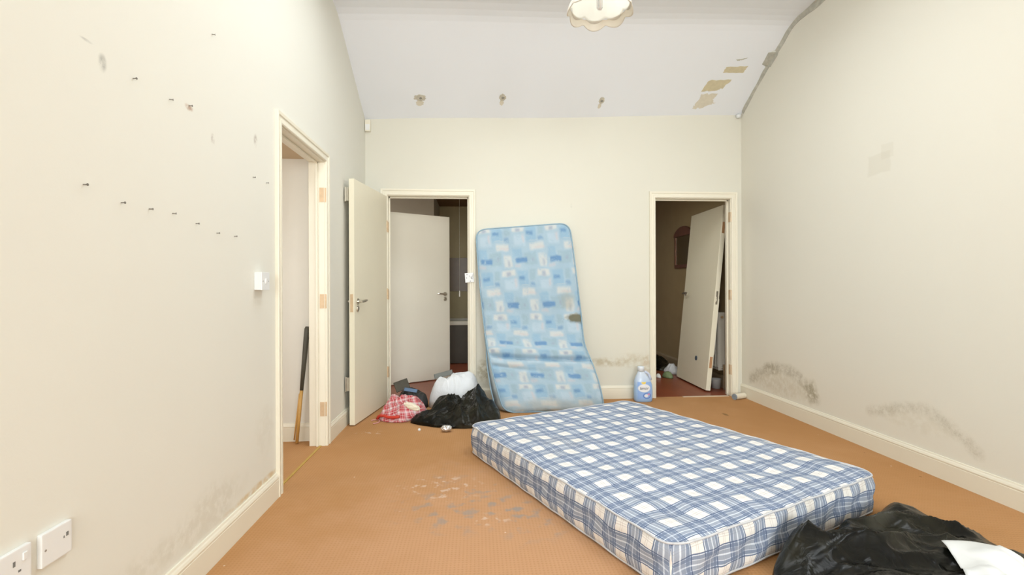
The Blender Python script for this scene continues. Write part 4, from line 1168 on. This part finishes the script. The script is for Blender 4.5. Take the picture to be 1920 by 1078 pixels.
o = m.build('filler_lump', M['paper'], None, True); o.location = (2.640, 4.775, 2.842); tag(o, 'small white filler lump in the upper back right corner', 'filler')

def pendant():
    cx, cy, rim = .614, 2.40, 2.520
    root = empty('pendant_lamp', (cx, cy, rim)); tag(root, 'cream scalloped pendant lamp hanging from the white ceiling', 'lamp')
    n = 120; sc_ = 8
    def scal(a): return abs(math.cos(a*sc_/2+.2))
    def tier(r0, r1, z0, z1, th, depth, mat, nm):
        V = []; F = []; NR = 16
        for s_ in (0, 1):
            for i in range(NR+1):
                t = i/NR
                for k in range(n):
                    a = 2*PI*k/n; s2 = scal(a)
                    r = (r0+(r1-r0)*(t**.75))*(1+.07*t*t*(s2-.5)) - s_*th
                    z = z0+(z1-z0)*(t**1.5) - depth*t**4*(s2-.5)
                    V.append((r*math.cos(a), r*math.sin(a), z))
        m_ = (NR+1)*n
        for s_ in (0, 1):
            for i in range(NR):
                for k in range(n): F.append((s_*m_+i*n+k, s_*m_+i*n+(k+1) % n, s_*m_+(i+1)*n+(k+1) % n, s_*m_+(i+1)*n+k))
        for k in range(n):
            F.append((NR*n+k, NR*n+(k+1) % n, m_+NR*n+(k+1) % n, m_+NR*n+k)); F.append((k, (k+1) % n, m_+(k+1) % n, m_+k))
        return new_obj(nm, V, F, mat, root, True)
    tier(.035, .150, .15, .0, .004, .022, M['glass_shade'], 'inner_shade')
    tier(.1505, .160, .002, -.034, .004, .022, M['skirt_shade'], 'outer_skirt')
    MB().tube([(0, 0, .14), (0, 0, .24)], [.022, .014], 16).build('lamp_holder', M['white_plastic'], root)
    MB().tube([(0, 0, .24), (0, 0, 3.325-rim)], .0035, 8).build('flex', M['white_plastic'], root)
    MB().lathe([(.001, 3.335-rim), (.05, 3.335-rim), (.048, 3.31-rim), (.03, 3.295-rim), (.001, 3.293-rim)], (0, 0, 0), 28).build('ceiling_rose', M['white_plastic'], root, True)
    b = MB(); b.tube([(0, 0, .14), (0, 0, .105)], .018, 16)
    for dx, dy in ((.009, .005), (-.009, .005), (0, -.010)):
        b.tube([(dx, dy, .105), (dx, dy, -.01), (dx*.6, dy*.6, -.02)], [.0065, .0065, .004], 12)
    b.tube([(0, 0, -.012), (0, 0, -.022)], [.014, .006], 12)
    b.build('bulb', M['bulb'], root, True)
pendant()

# ------------------------------------------------------------------ things in the dark hall
def radiator():
    r = empty('radiator', (2.655, 5.55, .20)); tag(r, 'white panel radiator on the hall wall behind the loose door', 'radiator')
    m = MB(); n = 16; L_ = .8; V = []
    m.box(-.032, -.020, -L_/2, L_/2, 0, .62)
    for i in range(n):
        y = -L_/2+L_*(i+.5)/n; m.prism([(-.032, y-.018), (-.040, y-.009), (-.040, y+.009), (-.032, y+.018)], 2, .03, .59)
    m.build('front_panel', M['radiator'], r, bevel=.002, seg=1)
    MB().box(.018, .030, -L_/2, L_/2, 0, .62).build('rear_panel', M['radiator'], r)
    MB().box(-.040, .032, -L_/2-.004, -L_/2, .0, .63).box(-.040, .032, L_/2, L_/2+.004, 0, .63).box(-.036, .030, -L_/2, L_/2, .62, .632).build('casing', M['radiator'], r)
    MB().tube([(0, -L_/2-.004, .58), (0, -L_/2-.016, .58)], .014, 16).build('vent_plug', M['brass'], r)
    v = MB(); v.tube([(0, -L_/2, .03), (0, -L_/2-.05, .03)], .012, 12); v.tube([(0, -L_/2-.05, -.02), (0, -L_/2-.05, .07)], [.012, .016], 12)
    v.build('valve', M['steel'], r)
    MB().tube([(0, -L_/2-.05, -.015), (0, -L_/2-.05, -.20)], .0075, 10).build('pipe', M['steel'], r)
    for y in (-.25, .20): MB().box(.030, .045, y, y+.05, .1, .5).build('wall_bracket', M['steel'], r)
radiator()
def wall_mirror():
    r = empty('wall_mirror', (2.70, 6.22, 1.39)); tag(r, 'wood framed mirror with arched crest on the dark hall wall', 'mirror')
    w2, H = .26, .40
    V = MB(); V.box(-.024, 0, -w2, -w2+.03, 0, H); V.box(-.024, 0, w2-.03, w2, 0, H); V.box(-.024, 0, -w2, w2, -.03, .015); 
    pts = [(-w2-.012, H-.01)]+[(-w2*math.cos(PI*k/24)*1.03, H+.02+.095*math.sin(PI*k/24)**1.6) for k in range(0, 25)]+[(w2+.012, H-.01)]
    V.prism(pts, 0, -.028, 0)
    V.build('frame', M['mirror_wood'], r, bevel=.002, seg=1)
    MB().box(-.012, -.004, -w2+.025, w2-.025, .01, H).build('mirror_glass', M['mirror_glass'], r)
wall_mirror()
hb = Heap([(2.30, 6.55), (2.40, 6.30), (2.58, 6.28), (2.65, 6.6), (2.6, 7.0), (2.42, 7.1), (2.3, 6.9)], [(2.48, 6.6, .10, .2)], h0=.05, amp=.06, scale=5, seed=51, edge=4, base=-.004)
tag(hb.build('bin_bag', M['bin_bag'], nt=90, nr=26), 'black rubbish bag on the red hall floor in the dark', 'bag')
hw = Heap([(2.40, 6.20), (2.47, 6.02), (2.56, 6.02), (2.62, 6.13), (2.57, 6.26), (2.46, 6.27)], [(2.50, 6.14, .06, .1)], h0=.05, amp=.05, scale=9, seed=61, edge=4, base=-.004)
tag(hw.build('carrier_bag', M['white_bag'], nt=80, nr=22), 'white plastic bag on the hall floor among the dark rubbish', 'bag')
hg = Heap([(2.26, 5.86), (2.32, 5.76), (2.385, 5.78), (2.38, 5.92), (2.30, 5.96)], [(2.33, 5.85, .05, .06)], h0=.03, amp=.02, scale=9, seed=71, edge=4, base=-.004)
tag(hg.build('green_cloth', M['green_plastic'], nt=70, nr=18), 'dull green cloth on the hall floor at the foot of loose door', 'cloth')
hp = Heap([(2.18, 5.86), (2.23, 5.80), (2.25, 5.88), (2.22, 5.95)], [(2.22, 5.87, .03, .04)], h0=.015, amp=.015, scale=12, seed=81, edge=4, base=-.004)
tag(hp.build('paper_scrap', M['paper'], nt=60, nr=14), 'white paper scrap on the red hall floor left of the green cloth', 'paper')
hp2 = Heap([(2.14, 6.18), (2.22, 6.12), (2.26, 6.2), (2.2, 6.27)], [(2.2, 6.19, .03, .04)], h0=.015, amp=.015, scale=12, seed=83, edge=4, base=-.004)
tag(hp2.build('paper_scrap', M['paper'], nt=60, nr=14), 'pale paper scrap on the hall floor in front of the black rubbish bag', 'paper')
# clear jar under the radiator
r = empty('plastic_tub', (2.615, 5.20, -.004)); tag(r, 'clear plastic tub on the hall floor under the radiator', 'tub')
m = MB(); m.lathe([(.001, .002), (.045, .002), (.052, .10), (.055, .105), (.050, .105), (.043, .006), (.001, .006)], (0, 0, 0), 24); m.build('tub_wall', M['clear_plastic'], r, True)
MB().box(-.02, .03, -.03, .02, .008, .03).build('tub_contents', M['paper'], r)

# ------------------------------------------------------------------ bathroom glimpse
r = empty('bathtub', (-.08, 7.2, 0)); tag(r, 'bathtub with dark panel glimpsed past the inner door', 'bath')
m = MB(); m.box(-.52, .60, -.03, .03, .56, .62); m.box(-.52, .60, .66, .72, .56, .62); m.box(-.52, -.46, .03, .66, .56, .62); m.box(.54, .60, .03, .66, .56, .62); m.box(-.46, .54, .03, .66, .20, .23)
m.build('tub', M['bath'], r, bevel=.012)
MB().box(-.52, .60, -.012, .012, .004, .56).build('side_panel', M['bath_panel'], r)
struct(MB().box(-.62, .55, 8.085, 8.1, 1.05, 1.60).build('trim_6', M['bath_tile']))
r = empty('pull_cord', (-.24, 6.6, 2.45)); tag(r, 'white bathroom pull cord hanging past the inner door', 'cord')
MB().tube([(0, 0, 0), (0, 0, -1.38)], .002, 6).build('string', plain('dim_string', (.4, .38, .3), .7), r)
MB().tube([(0, 0, -1.38), (0, 0, -1.46)], [.006, .009], 10).build('toggle', M['pull_cord'], r)
